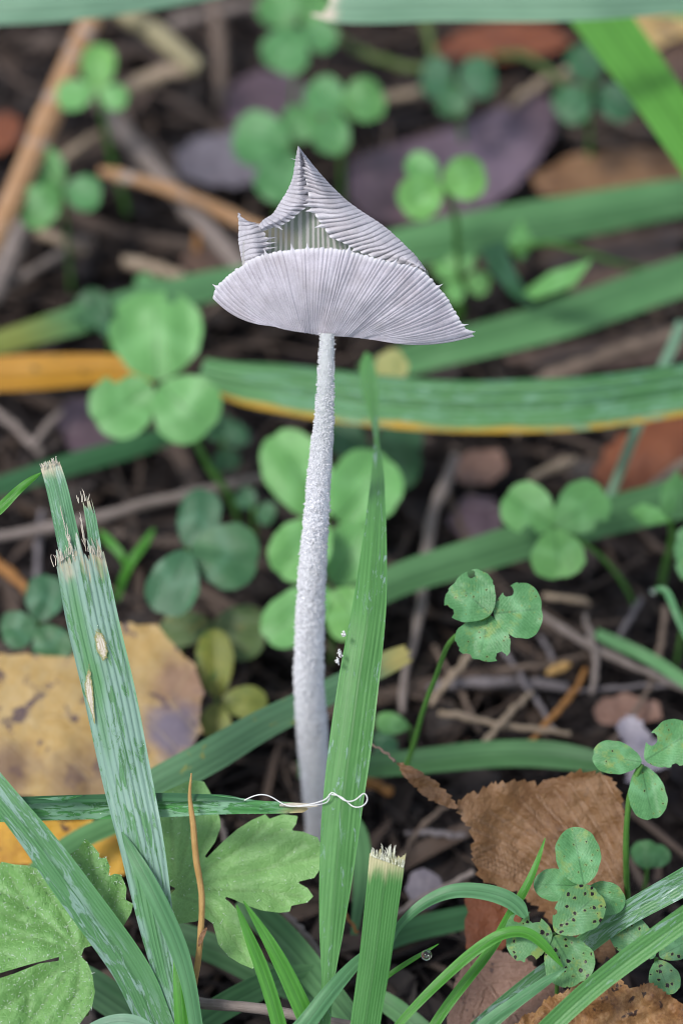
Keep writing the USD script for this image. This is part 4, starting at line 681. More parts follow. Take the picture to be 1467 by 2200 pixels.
clover('blurred bluish clover leaf under the bright blade at top right', [(1270, 180, 1246, 92, 84), (1266, 192, 1198, 248, 92), (1284, 192, 1366, 236, 90)], 2.8, 'c_blue', tau=.35)
clover('upright folded clover leaf just right of the cap on a straight stalk', [(945, 392, 862, 450, 104), (950, 392, 1044, 372, 104, .08), (940, 386, 876, 336, 70, .1)], 4.2, 'c_light', [(948, 394, 4.1), (972, 440, 3.7), (982, 520, 2.6), (988, 615, 1.2), (990, 690, .2)], pw=13, tau=.25, fold=.22, egg=.02)
clover('blurred yellow green clover leaf at the upper left', [(208, 196, 214, 92, 78), (202, 196, 120, 208, 72), (214, 198, 274, 216, 60)], 3.2, 'c_light', [(210, 200, 3.15), (222, 260, 2.5), (238, 330, 1.6), (255, 390, .9), (275, 460, .1)], pw=14, tau=.3)
clover('blurred clover leaf near the left edge by the orange straw', [(132, 402, 60, 330, 100), (128, 410, 40, 470, 100), (138, 408, 218, 418, 82)], 2.6, 'c_mid', tau=.35)
clover('small dark clover leaf at the upper left of the big pale one', [(236, 690, 165, 640, 90), (240, 690, 210, 700, 60)], 1.8, 'c_dark', tau=.4)
clover('tiny dark sprig showing above the big pale clover', [(330, 640, 300, 588, 44), (338, 640, 352, 596, 40)], 1.7, 'c_mid', tau=.4)
clover('dark clover leaf in shadow right of the big pale one', [(480, 950, 455, 890, 70), (485, 955, 524, 915, 66), (482, 960, 490, 1012, 64)], 1.0, 'c_dark', tau=.4)
clover('pair of small dull leaflets above the bluish clover', [(545, 1090, 512, 1052, 50), (552, 1094, 590, 1110, 54)], 1.0, 'c_blue', tau=.4)
clover('nibbled clover leaf cut off by the right edge', [(1508, 1188, 1448, 1190, 120), (1512, 1180, 1530, 1110, 90)], 3.0, 'c_nib', tau=.3, bites={0: [(1446, 1160, 9), (1448, 1205, 7)]})
clover('fading olive clover leaf under the bluish one', [(452, 1338, 344, 1362, 80), (456, 1342, 572, 1372, 128)], 1.3, 'c_fade', tau=.4)
clover('yellowing clover leaf beside the tip of the yellow fallen leaf', [(466, 1502, 458, 1352, 84, .1), (474, 1506, 574, 1512, 76), (464, 1510, 462, 1588, 70)], 1.4, 'c_yel', tau=.4, notch=0.0)
clover('clump of pale blurred leaflets at the foot of the upright folded clover', [(985, 600, 938, 548, 60), (992, 610, 960, 640, 50), (1000, 600, 1052, 615, 56), (990, 590, 1002, 530, 50)], 1.6, 'c_light', tau=.4)
clover('pair of green leaflets low behind the mown blade and stem base', [(850, 1590, 812, 1640, 50), (846, 1588, 800, 1592, 44)], .8, 'c_dark', tau=.5)
# folded young leaves
def young(label, polys, pet, h, mats, pw=9):
    pm = stalk([(p[0], p[1], pw, p[2]) for p in pet], 'h', n=20, rough=.05); b = pm['v'][np.argmin(pm['v'][:, 2])]
    t = Thing('clover_leaf', label, 'clover', (b[0], b[1], 0))
    for (pl, mt, gx) in zip(polys, mats, (0.02, -0.02, 0.01, 0)):
        c = np.mean(pl, 0); z0 = float(zh(c[1], h)); ax_ = np.asarray(pl[len(pl) // 2], float) - pl[0]; L = np.hypot(*ax_); u = ax_ / L; nv = np.array([-u[1], u[0]])
        ab = lambda x, y: (((x - pl[0][0]) * u[0] + (y - pl[0][1]) * u[1]) / L, ((x - pl[0][0]) * nv[0] + (y - pl[0][1]) * nv[1]) / (L * .3))
        part(t, 'leaflet', sheet(Polygon(pl).buffer(5).buffer(-4), 6, lambda x, y: z0 + gx * (x - c[0]) * .5 + 0.2 * np.abs(ab(x, y)[1]) * .3, lambda x, y: np.stack([*ab(x, y), 0 * x + 3], -1)), M[mt])
    part(t, 'petiole', pm, M['petiole'])
young('folded clover leaf on a bowed yellow green stalk right of the cap', [[(1033, 532), (1078, 518), (1103, 575), (1145, 658), (1100, 634), (1050, 575)], [(1123, 628), (1183, 585), (1270, 558), (1233, 612), (1148, 642)], [(1090, 520), (1118, 470), (1146, 520), (1120, 560)]], [(1100, 540, 3.0), (1163, 522, 2.9), (1250, 540, 2.5), (1340, 568, 1.8), (1418, 580, .9), (1460, 582, 0.1)], 3.0, ['c_blue', 'c_light', 'c_light'], 12)
young('half opened bright clover sprout near the right edge', [[(1430, 1112), (1418, 1088), (1422, 1046), (1456, 1011), (1466, 1042), (1451, 1092)], [(1436, 1120), (1388, 1128), (1352, 1098), (1380, 1082), (1413, 1092)]], [(1436, 1115, 3.0), (1443, 1140, 2.7), (1436, 1190, 1.8), (1424, 1240, .8), (1418, 1270, .1)], 3.0, ['c_light', 'c_light'], 14)

# ------------------------------------------------------------------ lobed herb leaves
def herb(label, outline, veins, mode, k, mat, tau, pet, cut=(), hairs=900, serr=0.0, gsp=7.0):
    g_ = rnd(); poly = Polygon(outline).buffer(0)
    poly = poly.buffer(3).buffer(-6).buffer(3)
    if poly.geom_type != 'Polygon': poly = max(poly.geoms, key=lambda q: q.area)
    for c in cut: poly = poly.difference(Polygon(c))
    vs = [LineString(v) for v in veins]; c0 = np.array(poly.centroid.coords[0]); z0 = float(zh(c0[1], k)) if mode == 'h' else FOC + k; hz = CAM_H + z0 * float(ray(0, c0[1])[2])
    ends = np.array([v[0] for v in veins]).mean(0)
    def vd(x, y): return np.min([shapely.distance(v, shapely.points(x, y)) for v in vs], axis=0)
    def depth(x, y):
        d = vd(x, y); z = z0 + tau * (zh(y, hz) - z0); r = np.hypot(x - ends[0], y - ends[1])
        return z - 0.07 * (1 - np.exp(-(d / 16) ** 2)) + 0.00000 * r + 0.10 * (meshkit.noise(np.stack([x / 85, y / 85, 0 * x + 3], -1)) - .5) * 2 + 0.016 * (meshkit.noise(np.stack([x / 17, y / 17, 0 * x + 5], -1)) - .5) * 2
    sh = sheet(poly, gsp, depth, lambda x, y: np.stack([vd(x, y) / 7.0, x / 100, y / 100], -1))
    t = Thing('herb_leaf', label, 'leaf', (P(*ends, z0)[0], P(*ends, z0)[1], 0)); part(t, 'leaf_blade', sh, M[mat])
    if hairs > 400: dew(t, sh, 420, .005, .013, 3)
    if pet: part(t, 'petiole', stalk([(p[0], p[1], 14, p[2]) for p in pet], mode, n=20), M['petiole_dk'])
    v, f = sh['v'], sh['f']; tri = g_.choice(len(f), hairs); w = g_.dirichlet((1, 1, 1), hairs); p0 = (v[f[tri]] * w[..., None]).sum(1)
    nn = np.cross(v[f[tri, 1]] - v[f[tri, 0]], v[f[tri, 2]] - v[f[tri, 0]]); nn /= np.linalg.norm(nn, axis=1, keepdims=True); nn *= -np.sign(nn @ FWD)[:, None]
    ln, wd = [], []
    for a, n_ in zip(p0, nn):
        d = n_ * .6 + g_.normal(0, .6, 3); L = g_.uniform(.014, .036); ln.append(np.array([a, a + d * L * .6, a + d * L + n_ * .003])); wd += [0.006, 0.0045, 0.0025]
    cv = curves(uniq(t.path, 'leaf_hairs'), ln, wd, M['hair'], t.base); tag(cv.GetPrim(), 'fine white hairs on the leaf', None, None, 'stuff')
herb('hairy toothed green herb leaf filling the lower left corner', [(-60, 1850), (-10, 1872), (4, 1852), (30, 1858), (58, 1860), (83, 1868), (120, 1862), (150, 1836), (168, 1824), (184, 1802), (200, 1818), (213, 1834), (214, 1845), (228, 1843), (236, 1862), (233, 1884), (246, 1878), (260, 1880), (272, 1909), (270, 1934), (286, 1943), (282, 1962), (266, 1990), (240, 2012), (205, 2030), (181, 2038), (174, 2056), (188, 2070), (198, 2092), (204, 2133), (197, 2166), (172, 2200), (140, 2260), (-60, 2280)],
     [[(172, 2050), (110, 1990), (30, 1930), (-40, 1900)], [(172, 2050), (80, 2020), (-40, 2010)], [(172, 2050), (130, 1960), (70, 1870)], [(172, 2050), (210, 1940), (192, 1815)], [(172, 2050), (240, 1960), (262, 1890)], [(172, 2050), (90, 2110), (-30, 2190)], [(172, 2050), (120, 2120), (40, 2230)], [(172, 2050), (165, 2130), (120, 2230)], [(60, 1955), (20, 1880)], [(110, 1990), (60, 1990), (0, 1960)], [(60, 2132), (60, 2200)]],
     'z', 0.05, 'herb', 0.35, [(172, 2052, .1), (178, 2090, .4), (185, 2180, 1.2)], cut=[[(-60, 2108), (0, 2092), (60, 2074), (127, 2057), (122, 2066), (85, 2071), (30, 2093), (-60, 2122)]], hairs=1300)
herb('deeply lobed pale green herb leaf below the level blade, left of the tall blade', [(342, 1706), (380, 1690), (410, 1676), (438, 1680), (452, 1704), (466, 1735), (473, 1762), (474, 1778), (462, 1810), (436, 1846), (428, 1862), (450, 1838), (480, 1808), (510, 1782), (540, 1763), (570, 1750), (579, 1760), (607, 1750), (640, 1754), (636, 1771), (626, 1785), (652, 1788), (682, 1800), (690, 1815), (686, 1871), (675, 1887), (637, 1896), (661, 1909), (673, 1927), (660, 1940), (626, 1947), (622, 1960), (600, 1962), (562, 1957), (532, 1947), (499, 1932), (467, 1921), (492, 1938), (521, 1968), (534, 2006), (546, 2084), (517, 2072), (491, 2056), (469, 2030), (463, 2006), (457, 1985), (439, 1973), (420, 1981), (382, 1986), (370, 1969), (362, 1927), (378, 1910), (352, 1896), (338, 1800)],
     [[(372, 1920), (440, 1870), (520, 1820), (610, 1785)], [(372, 1920), (470, 1890), (580, 1865), (680, 1840)], [(372, 1920), (470, 1912), (570, 1915), (650, 1928)], [(372, 1920), (400, 1820), (425, 1700)], [(372, 1920), (420, 1850), (460, 1770)], [(372, 1920), (370, 1800), (365, 1720)], [(372, 1920), (440, 1945), (490, 2000), (535, 2070)], [(520, 1820), (570, 1770)], [(580, 1865), (650, 1810)], [(570, 1915), (610, 1945)]],
     'z', 1.1, 'herb2', 0.35, [(376, 1918, 1.1), (364, 1922, 1.3), (350, 1950, 1.8), (345, 2020, 2.6)], hairs=150)

# ------------------------------------------------------------------ fallen leaves
def dead(label, outline, mat, k, mode='h', tau=0.8, crump=0.12, serr=(0, 0), midrib=None, nv=6, gsp=8.0, pet=None, slant=0.6, curl=0.0, veins=(), pleat=0.03, cat='leaf', thing='fallen_leaf'):
    g_ = rnd(); pl = [tuple(map(float, p)) for p in outline]
    if Polygon(pl).exterior.is_ccw: pl = pl[::-1]
    poly = serrate(pl, serr[0], serr[1], g_) if serr[0] else Polygon(pl).buffer(0)
    if not serr[0]:
        c_ = np.asarray(poly.buffer(-7).buffer(14).buffer(-7).segmentize(9).exterior.coords)[:-1]; q_ = g_.random() * 50
        c_ = c_ + (meshkit.noise(np.stack([c_[:, 0] / 22 + q_, c_[:, 1] / 22, 0 * c_[:, 0]], -1)) - .5)[:, None] * (c_ - c_.mean(0)) * .22; poly = Polygon(c_).buffer(0)
    if poly.geom_type != 'Polygon': poly = max(poly.geoms, key=lambda q: q.area)
    c0 = np.array(poly.centroid.coords[0]); z0 = float(zh(c0[1], k)) if mode == 'h' else FOC + k; hz = CAM_H + z0 * float(ray(0, c0[1])[2])
    x0, y0, x1, y1 = poly.bounds; size = max(x1 - x0, y1 - y0); vs = [LineString(v) for v in veins]
    if midrib:
        a, b = np.array(midrib[0], float), np.array(midrib[1], float); vs.append(LineString([a, b])); u = (b - a); nrm = np.array([-u[1], u[0]])
        for i in range(nv):
            q = a + u * (i + .6) / (nv + .6)
            for sg in (-1, 1): vs.append(LineString([q, q + u * .28 + sg * nrm * slant]))
    def vd(x, y): return np.min([shapely.distance(v, shapely.points(x, y)) for v in vs], axis=0) if vs else np.full_like(x, 50.0)
    q = g_.random(3) * 40
    def depth(x, y):
        d = vd(x, y); z = z0 + tau * (zh(y, hz) - z0); s = 1.0 / size
        z = z + crump * ((meshkit.fbm(np.stack([x * s * 4 + q[0], y * s * 4 + q[1], 0 * x], -1), 4) - .5) * 2) * size * PXC * .5
        z = z + curl * size * PXC * (((x - c0[0]) * s) ** 2 + ((y - c0[1]) * s) ** 2)
        return z + pleat * np.exp(-(d / (4.0 if pleat < .04 else 9.0)) ** 2)
    sh = sheet(poly, gsp, depth, lambda x, y: np.stack([vd(x, y) / 6.0, x / 100, y / 100], -1))
    if pet is None: return solo(thing, sh, M[mat], label, cat)
    t = Thing(thing, label, cat, sh['v'].mean(0)); part(t, 'leaf_blade', sh, M[mat])
    part(t, 'petiole', stalk([(p[0], p[1], p[3], p[2]) for p in pet], mode, n=20), M['twig']); return t
dead('yellow tan fallen leaf with brown blotches under the torn blade', [(-60, 1405), (41, 1402), (155, 1412), (215, 1360), (262, 1332), (307, 1344), (339, 1340), (360, 1373), (380, 1397), (417, 1401), (421, 1434), (429, 1467), (440, 1490), (434, 1512), (427, 1536), (440, 1557), (436, 1583), (409, 1610), (376, 1634), (331, 1660), (310, 1710), (204, 1722), (82, 1716), (-60, 1700)], 'd_yellow', 2.0, tau=.55, crump=.14, serr=(55, 5), curl=.12, midrib=((-60, 1560), (440, 1500)), nv=6, slant=.35)
dead('orange yellow leaf scrap showing beneath the level folded blade at left', [(-60, 1745), (60, 1752), (140, 1765), (250, 1756), (275, 1800), (272, 1880), (230, 1898), (150, 1868), (60, 1858), (-60, 1862)], 'd_orange', 1.6, tau=.5, crump=.2, serr=(30, 6))
dead('large brown serrated fallen leaf at the lower right', [(972, 1737), (986, 1714), (1024, 1695), (1061, 1678), (1117, 1673), (1155, 1678), (1202, 1669), (1253, 1648), (1295, 1660), (1319, 1674), (1335, 1692), (1344, 1747), (1346, 1831), (1344, 1915), (1335, 1985), (1323, 2056), (1295, 2075), (1240, 2040), (1202, 2005), (1145, 1950), (1117, 1927), (1080, 1913), (1042, 1901), (1020, 1880), (1012, 1850), (1010, 1815), (1006, 1785), (990, 1762)], 'd_brown', 2.0, 'z', tau=.25, crump=.20, serr=(24, 11), veins=[[(985 + 34 * i, 1770 - 12 * i + 90 * (i < 0)), (1090 + 30 * i, 1815 - 2 * i), (1210 + 20 * i, 1900 + 2 * i), (1330 + 6 * i, 2010 + 4 * i)] for i in range(-5, 11)], pleat=0.036, gsp=6, curl=-0.45)
dead('curled brown leaf strip with toothed edge above the serrated leaf', [(846, 1630), (870, 1640), (897, 1653), (935, 1676), (970, 1708), (990, 1742), (964, 1738), (938, 1727), (920, 1722), (905, 1708), (897, 1700), (880, 1684), (862, 1664)], 'd_curl', 1.6, 'z', tau=.2, crump=.3, serr=(14, 6), gsp=5, pet=[(850, 1640, 1.6, 7), (827, 1618, 1.7, 6), (808, 1604, 1.9, 5), (787, 1596, 2.1, 4)])
dead('dark rust leaf in shade under the arched blade', [(1000, 1930), (1042, 1912), (1117, 1940), (1120, 2010), (1066, 2055), (1000, 2040)], 'd_rust', 2.6, 'z', tau=.4, crump=.15)
dead('pinkish brown fallen leaf at the bottom right of the mown blade', [(1061, 2040), (1130, 2058), (1200, 2110), (1240, 2150), (1230, 2260), (950, 2260), (966, 2140), (985, 2085), (1005, 2062)], 'd_pink', 1.5, 'z', tau=.35, crump=.12, serr=(22, 5), midrib=((1000, 2060), (1150, 2240)), nv=5, slant=.4)
dead('crinkled torn brown leaf in the bottom right corner', [(1090, 2260), (1104, 2200), (1128, 2178), (1155, 2172), (1165, 2150), (1178, 2140), (1211, 2131), (1248, 2103), (1295, 2089), (1328, 2098), (1350, 2120), (1365, 2125), (1380, 2112), (1403, 2112), (1436, 2135), (1467, 2159), (1530, 2175), (1540, 2270)], 'd_crinkle', .25, 'z', tau=.25, crump=.42, serr=(18, 6), gsp=5)
dead('broad purple brown fallen leaf blurred behind the cap on the right', [(750, 340), (830, 310), (920, 290), (1000, 262), (1080, 225), (1150, 195), (1190, 215), (1196, 280), (1160, 340), (1110, 400), (1060, 440), (980, 470), (880, 485), (790, 475), (745, 420)], 'd_purple', .8, tau=.8, crump=.16, midrib=((745, 410), (1190, 230)), nv=5, slant=.3, serr=(50, 4))
dead('warm brown fallen leaf at the upper right under the soft blades', [(1120, 390), (1200, 345), (1290, 322), (1400, 318), (1540, 312), (1540, 400), (1420, 412), (1280, 425), (1160, 420)], 'd_brown', .9, tau=.7, crump=.12, midrib=((1120, 395), (1540, 350)), nv=5)
dead('rust red fallen leaf near the top edge under the pale blade', [(930, 95), (990, 70), (1060, 45), (1180, 50), (1225, 75), (1200, 110), (1120, 122), (1040, 135), (960, 118)], 'd_rust', .7, tau=.8, crump=.15)
dead('dull orange leaf scrap in the top right corner', [(1330, 90), (1345, 20), (1420, 5), (1540, 10), (1540, 60), (1460, 75), (1400, 110)], 'd_yellow', 1.0, tau=.7, crump=.15)
dead('dark brown leaf scrap at the right edge below the bright blade', [(1400, 110), (1460, 80), (1540, 90), (1540, 190), (1450, 180)], 'd_dark', .7, tau=.7, crump=.2)
dead('rust brown leaf at the right edge under the broad arching blade', [(1280, 1000), (1320, 935), (1400, 905), (1540, 880), (1540, 1040), (1400, 1062), (1300, 1058)], 'd_rust', .7, tau=.7, crump=.15)
dead('grey lilac leaf blurred left of the cap\'s peak', [(378, 320), (430, 290), (500, 280), (560, 300), (590, 360), (540, 400), (450, 398), (390, 370)], 'd_grey', .7, tau=.8, crump=.12)
dead('dark lilac leaf blurred above the grey one near the top', [(470, 200), (540, 150), (640, 160), (680, 200), (640, 250), (560, 250), (500, 270)], 'd_purple', .6, tau=.8, crump=.12)
dead('silvery leaf scrap behind the three lobed clover at right', [(1320, 1560), (1350, 1528), (1380, 1545), (1400, 1580), (1440, 1600), (1445, 1650), (1400, 1660), (1370, 1700), (1340, 1680), (1345, 1620)], 'd_palegrey', 1.4, tau=.4, crump=.4, serr=(24, 8))
dead('reddish brown leaf scrap on the twigs near the right edge', [(1270, 1540), (1300, 1500), (1350, 1490), (1410, 1510), (1420, 1545), (1370, 1560), (1310, 1560)], 'd_pink', .7, tau=.6, crump=.3)
dead('lilac grey leaf piece in the gap right of the mown blade tip', [(868, 1910), (880, 1880), (910, 1868), (945, 1885), (955, 1920), (930, 1955), (890, 1960)], 'd_grey', .8, tau=.6, crump=.15)
dead('purple brown leaf lying below the big pale clover at left', [(120, 900), (140, 855), (190, 850), (240, 900), (245, 960), (200, 985), (150, 960)], 'd_purple', .6, tau=.8, crump=.15)
dead('rust leaf edge at the left border by the thick orange straw', [(-60, 262), (10, 240), (46, 262), (40, 310), (-10, 330), (-60, 330)], 'd_rust', .8, tau=.8, crump=.15)
dead('pale yellow green leaf tip beside the twisted tip of the tall blade', [(800, 800), (808, 765), (836, 748), (862, 752), (880, 780), (872, 812), (840, 822)], 'd_palyel', 3.3, tau=.4, crump=.25)
dead('dark brown leaf blurred on the soil right of the cap tip', [(1180, 560), (1260, 520), (1380, 500), (1467, 480), (1467, 560), (1350, 600), (1230, 640)], 'd_dark', .6, tau=.9, crump=.12)
dead('dark wet leaf on the soil under the right grass blades', [(1080, 770), (1200, 740), (1330, 720), (1467, 690), (1520, 720), (1467, 780), (1200, 800)], 'd_dark', .5, tau=.9, crump=.12)
dead('dark purple leaf in the gap left of the cap', [(380, 560), (450, 520), (520, 500), (560, 560), (500, 600), (420, 600)], 'd_dark', .5, tau=.9, crump=.15)
dead('rusty leaf bit on soil between the broad blade and the bright clover', [(970, 1000), (1010, 970), (1070, 965), (1090, 1010), (1050, 1040), (990, 1035)], 'd_pink', .5, tau=.7, crump=.3)
dead('lilac brown leaf on dark soil above the round bright clover', [(960, 1120), (1000, 1070), (1060, 1065), (1085, 1110), (1060, 1160), (1000, 1165)], 'd_purple', .5, tau=.8, crump=.2)

# ------------------------------------------------------------------ straws and twigs
def st(pts, mat, label, name='dry_stalk', cat='stalk', **kw): return solo(name, stalk(pts, **kw), M[mat], label, cat)
st([(-70, 650, 46, 2.4), (0, 490, 50, 2.6), (72, 325, 54, 2.8), (140, 165, 54, 3.0), (175, 85, 52, 3.1), (212, 5, 44, 3.2), (240, -60, 40, 3.2)], 'orangestraw', 'thick orange brown straw slanting down the left edge', rough=.06, knots=((.55, .12),))
st([(225, -10, 40, 3.0), (262, 22, 46, 3.0), (320, 60, 46, 2.6), (380, 108, 44, 2.2), (425, 145, 36, 1.9)], 'paleyellow', 'blurred pale yellow straw near the top left', rough=.06)
st([(432, 140, 30, 1.8), (380, 150, 36, 1.8), (330, 165, 36, 1.7), (262, 196, 34, 1.6)], 'straw', 'short beige straw joining the pale yellow one at the top left')
st([(205, 205, 36, 1.6), (240, 255, 42, 1.5), (310, 335, 42, 1.3), (395, 435, 40, 1.1), (470, 520, 36, 1.0), (540, 600, 32, .8)], 'greystraw', 'long grey brown straw slanting toward the cap from the upper left')
st([(215, 368, 22, 1.6), (300, 388, 28, 1.6), (380, 412, 30, 1.6), (460, 446, 30, 1.5), (560, 492, 28, 1.4), (640, 520, 24, 1.2)], 'orangestraw', 'orange straw crossing the grey one left of the cap')
st([(455, -20, 26, .9), (468, 60, 28, .9), (474, 150, 26, .8), (470, 230, 20, .6)], 'twig', 'upright blurred twig near the top edge left of centre')
st([(360, 52, 22, .8), (440, 30, 24, .9), (560, 6, 22, .9)], 'greystraw', 'level blurred straw at the top edge left of centre')
st([(20, 612, 18, .7), (90, 570, 20, .8), (170, 520, 18, .8)], 'greystraw', 'blurred straw near the left edge above the olive blade')
st([(80, 498, 24, .9), (130, 515, 24, .9), (185, 545, 20, .8)], 'straw', 'short blurred straw near the left edge under the soft clover')
st([(265, 560, 26, .8), (330, 575, 28, .8), (400, 598, 24, .8)], 'straw', 'short pinkish straw left of the cap above the big clover')
st([(438, 430, 16, 1.2), (430, 480, 18, .9), (424, 540, 14, .5)], 'rust', 'small upright brown stalk under the orange straw')
st([(130, 350, 18, 1.3), (165, 318, 22, 1.3), (215, 285, 18, 1.2)], 'straw', 'short tan straw between the two upper left clovers')
st([(-20, 650, 40, 1.0), (25, 545, 42, 1.0), (60, 455, 36, 1.0)], 'greystraw', 'grey straw beside the thick orange one at the left edge')
st([(-30, 865, 16, .7), (40, 925, 18, .7), (90, 975, 16, .7)], 'greystraw', 'thin grey straw at the left edge below the orange blade')
st([(68, 962, 14, .8), (100, 920, 16, .9), (132, 885, 12, .9)], 'greystraw', 'thin grey straw meeting another in a V at left')
st([(-40, 1160, 22, 1.0), (60, 1140, 24, 1.0), (150, 1124, 24, 1.0), (350, 1074, 24, .9), (480, 1046, 22, .8), (600, 1018, 18, .7)], 'greystraw', 'long grey straw crossing behind the torn blade to the stem')
st([(-30, 1196, 22, .9), (20, 1232, 24, .9), (62, 1270, 18, .8)], 'rust', 'reddish twig at the left edge beside the torn blade')
st([(90, 1100, 14, .7), (82, 1180, 16, .7), (80, 1260, 14, .6)], 'twig2', 'dark thin upright twig left of the torn blade')
st([(978, 980, 18, 1.0), (955, 1040, 24, 1.0), (934, 1090, 26, 1.0), (918, 1180, 26, .9), (905, 1280, 20, .8), (890, 1370, 18, .7), (870, 1450, 16, .6), (862, 1530, 14, .5)], 'greystraw', 'long tan straw hanging upright right of the tall blade')
st([(1130, 835, 30, 1.2), (1200, 806, 36, 1.3), (1290, 770, 36, 1.3), (1423, 728, 34, 1.3), (1540, 690, 30, 1.2)], 'twig', 'wide tan straw rising to the right edge above the broad blade')
st([(1140, 1030, 16, .7), (1180, 1008, 20, .8), (1235, 988, 18, .7)], 'straw', 'short pale straw above the round bright clover')
st([(1395, 1050, 18, 1.0), (1430, 1024, 22, 1.0), (1520, 968, 20, 1.0)], 'straw', 'tan straw at the right edge by the rust leaf')
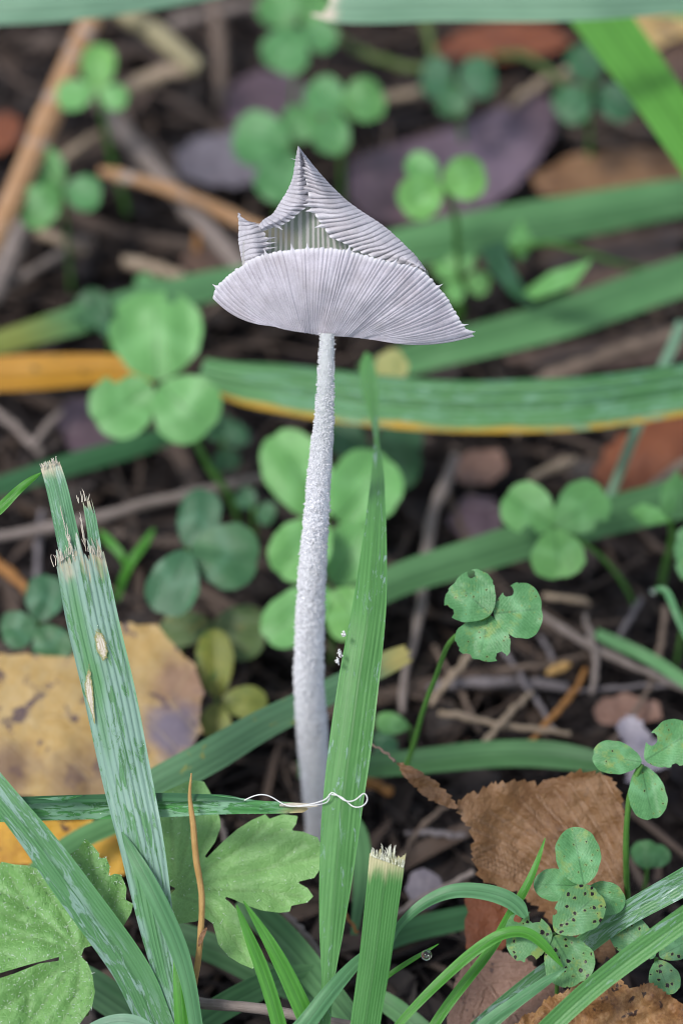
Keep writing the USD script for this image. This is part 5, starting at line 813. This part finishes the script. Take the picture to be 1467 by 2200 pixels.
tw = [([(925, 1512, 12, .8), (965, 1462, 15, .9), (1012, 1404, 14, .9)], 'straw', 'pale straw slanting up from the ragged clover stalk'),
      ([(1150, 1316, 12, .9), (1210, 1352, 16, .9), (1270, 1387, 17, .9), (1370, 1435, 16, .9), (1500, 1492, 14, .8)], 'greystraw', 'long grey straw running from the ragged clover to the right edge'),
      ([(1140, 1594, 11, .6), (1180, 1548, 14, .8), (1220, 1505, 14, .9), (1256, 1438, 12, .9)], 'rust', 'orange brown twig above the serrated brown leaf'),
      ([(920, 1478, 18, .5), (1000, 1468, 22, .6), (1060, 1466, 22, .6), (1130, 1468, 22, .5), (1220, 1478, 20, .5)], 'twig2', 'thick lilac grey twig lying level amid the right hand twigs'),
      ([(945, 1532, 12, .7), (1010, 1544, 14, .8), (1085, 1559, 14, .8), (1225, 1577, 12, .7)], 'straw', 'tan straw lying level just above the dull green blade at right'),
      ([(1036, 1600, 12, .9), (1070, 1560, 14, 1.0), (1102, 1526, 13, 1.0), (1140, 1488, 11, .9)], 'straw', 'tan straw crossing the level one right of the ragged clover stalk'),
      ([(1256, 1320, 12, 1.1), (1270, 1370, 14, 1.1), (1280, 1420, 14, 1.0), (1268, 1490, 10, .8)], 'greystraw', 'crooked tan straw below the round bright clover'),
      ([(1078, 1395, 10, .7), (1110, 1440, 12, .8), (1144, 1492, 12, .8), (1190, 1570, 10, .7)], 'twig2', 'thin grey twig slanting down from beneath the ragged clover'),
      ([(1225, 1486, 8, .6), (1330, 1478, 10, .7), (1500, 1472, 9, .7)], 'twig2', 'thin level grey twig near the right edge'),
      ([(1165, 1280, 12, .8), (1215, 1286, 14, .9), (1265, 1296, 12, .8)], 'straw', 'short pale straw between the two right hand clovers'),
      ([(1375, 1288, 11, .8), (1355, 1325, 13, .9), (1330, 1366, 11, .8)], 'twig2', 'short grey twig left of the curled grass tip'),
      ([(1390, 1480, 12, .5), (1420, 1380, 14, .9), (1430, 1300, 12, 1.2)], 'twig', 'upright brown twig near the right edge below the curled tip'),
      ([(1160, 1366, 9, .7), (1180, 1400, 11, .7), (1195, 1440, 9, .6)], 'twig2', 'tiny grey twig right of the ragged clover'),
      ([(930, 1390, 10, .5), (985, 1480, 12, .5), (1030, 1570, 10, .5)], 'twig', 'dark brown twig behind the ragged clover stalk'),
      ([(1060, 1440, 9, .9), (1160, 1430, 11, .9), (1260, 1405, 9, .8)], 'twig', 'thin brown twig passing under the seed husk'),
      ([(840, 1700, 20, .7), (760, 1676, 26, .7), (680, 1672, 22, .6)], 'rust', 'reddish stalk lying behind the tall blade and curled leaf'),
      ([(840, 1968, 12, 1.0), (920, 1925, 13, 1.0), (1018, 1876, 12, 1.0)], 'greystraw', 'tan straw pointing to the serrated leaf from the mown blade'),
      ([(870, 1790, 12, .5), (930, 1790, 14, .5), (1000, 1800, 12, .4)], 'twig2', 'dark grey twig in the shade left of the serrated leaf'),
      ([(860, 1850, 10, .4), (905, 1780, 12, .5), (960, 1730, 10, .5)], 'twig', 'brown twig in shade under the curled leaf strip'),
      ([(590, 1945, 12, 1.6), (640, 1990, 14, 1.7), (690, 2060, 13, 1.6)], 'greystraw', 'tan straw between the lobed leaf and the tall blade'),
      ([(736, 1950, 6, 2.0), (750, 1978, 7, 2.0), (770, 2004, 6, 2.0)], 'rust', 'short red stalk showing between the tall blade and the mown blade'),
      ([(470, 1760, 10, 1.4), (485, 1800, 11, 1.3), (510, 1850, 10, 1.2)], 'greystraw', 'thin grey straw between lobes of the pale herb leaf'),
      ([(1240, 1690, 8, .8), (1340, 1560, 10, 1.0), (1400, 1470, 8, .9)], 'twig', 'dark twig rising behind the silvery leaf scrap'),
      ([(700, 60, 14, 1.6), (780, 110, 18, 1.7), (860, 140, 18, 1.8), (930, 150, 14, 2.0)], 'petiole_dk', 'blurred green runner near the top leading to a clover'),
      ([(900, -10, 20, 2.4), (918, 60, 20, 2.3), (938, 140, 16, 2.2)], 'petiole_dk', 'blurred green stalk coming down from the top edge'),
      ([(1060, 120, 14, 1.2), (1120, 118, 16, 1.5), (1190, 160, 16, 1.6), (1230, 200, 14, 1.6)], 'petiole_dk', 'blurred arched green runner near the top right'),
      ([(820, 215, 20, .9), (900, 195, 22, 1.0), (960, 180, 18, 1.0)], 'straw', 'blurred straw behind the top clover'),
      ([(1100, 225, 18, 1.1), (1150, 185, 20, 1.2), (1230, 150, 18, 1.2)], 'straw', 'blurred tan straw above the purple leaf'),
      ([(560, 560, 14, .6), (500, 620, 16, .6), (420, 700, 14, .5)], 'twig', 'dark blurred twig under the cap\'s left tip'),
      ([(1060, 790, 10, .6), (1090, 850, 12, .6), (1110, 940, 10, .5)], 'twig', 'brown twig under the broad arching blade')]
for p_, m_, l_ in tw: st(p_, m_, l_, name='dry_stalk')
st([(414, 2160, 16, .4), (418, 2120, 13, .3), (426, 2055, 13, .1), (433, 1987, 14, .0), (431, 1912, 14, -.1), (420, 1830, 14, -.2), (412, 1755, 12, -.25), (409, 1715, 9, -.25), (411, 1661, 3, -.25)], 'ochre', 'upright ochre grass stalk with a fine tip left of the lobed leaf', mode='z', n=60, rough=.08)
solo('leaf_scale', blade([(427, 2035, 3, -.05), (434, 2012, 11, -.08), (444, 1994, 3, -.05)], 'z', n=10, m=5), M['d_curl'], 'tiny dark brown scale clinging to the ochre stalk', 'bract')
st([(400, 2150, 20, .6), (430, 2155, 24, .6), (555, 2168, 24, .6), (667, 2188, 22, .6), (760, 2205, 20, .7)], 'greystraw', 'grey straw lying along the bottom edge under the forked shoot', mode='z', rough=.06, n=40)
solo('seed_husk', blade([(1172, 1448, 4, 1.0), (1190, 1440, 20, 1.0), (1210, 1432, 20, 1.0), (1226, 1427, 5, 1.0)], 'h', n=14, m=7, fold=.5), M['ochre'], 'small tan seed husk on the twigs below the ragged clover', 'husk')
# water drops
def drop(px, py, r, z, label):
    s = trimesh.creation.icosphere(3, r * PXC); v = np.array(s.vertices) * [1, 1, .92] + P(px, py, z); solo('water_drop', dict(v=v, f=np.array(s.faces)), M['water'], label, 'water drop', base=P(px, py, z))
drop(916, 2053, 12, FOC + .12, 'clear water drop hanging under the tiny thin grass blade')
drop(1402, 1270, 9, float(zh(1270, 3.3)) - .05, 'bright water drop on the curled grass tip at the right edge')
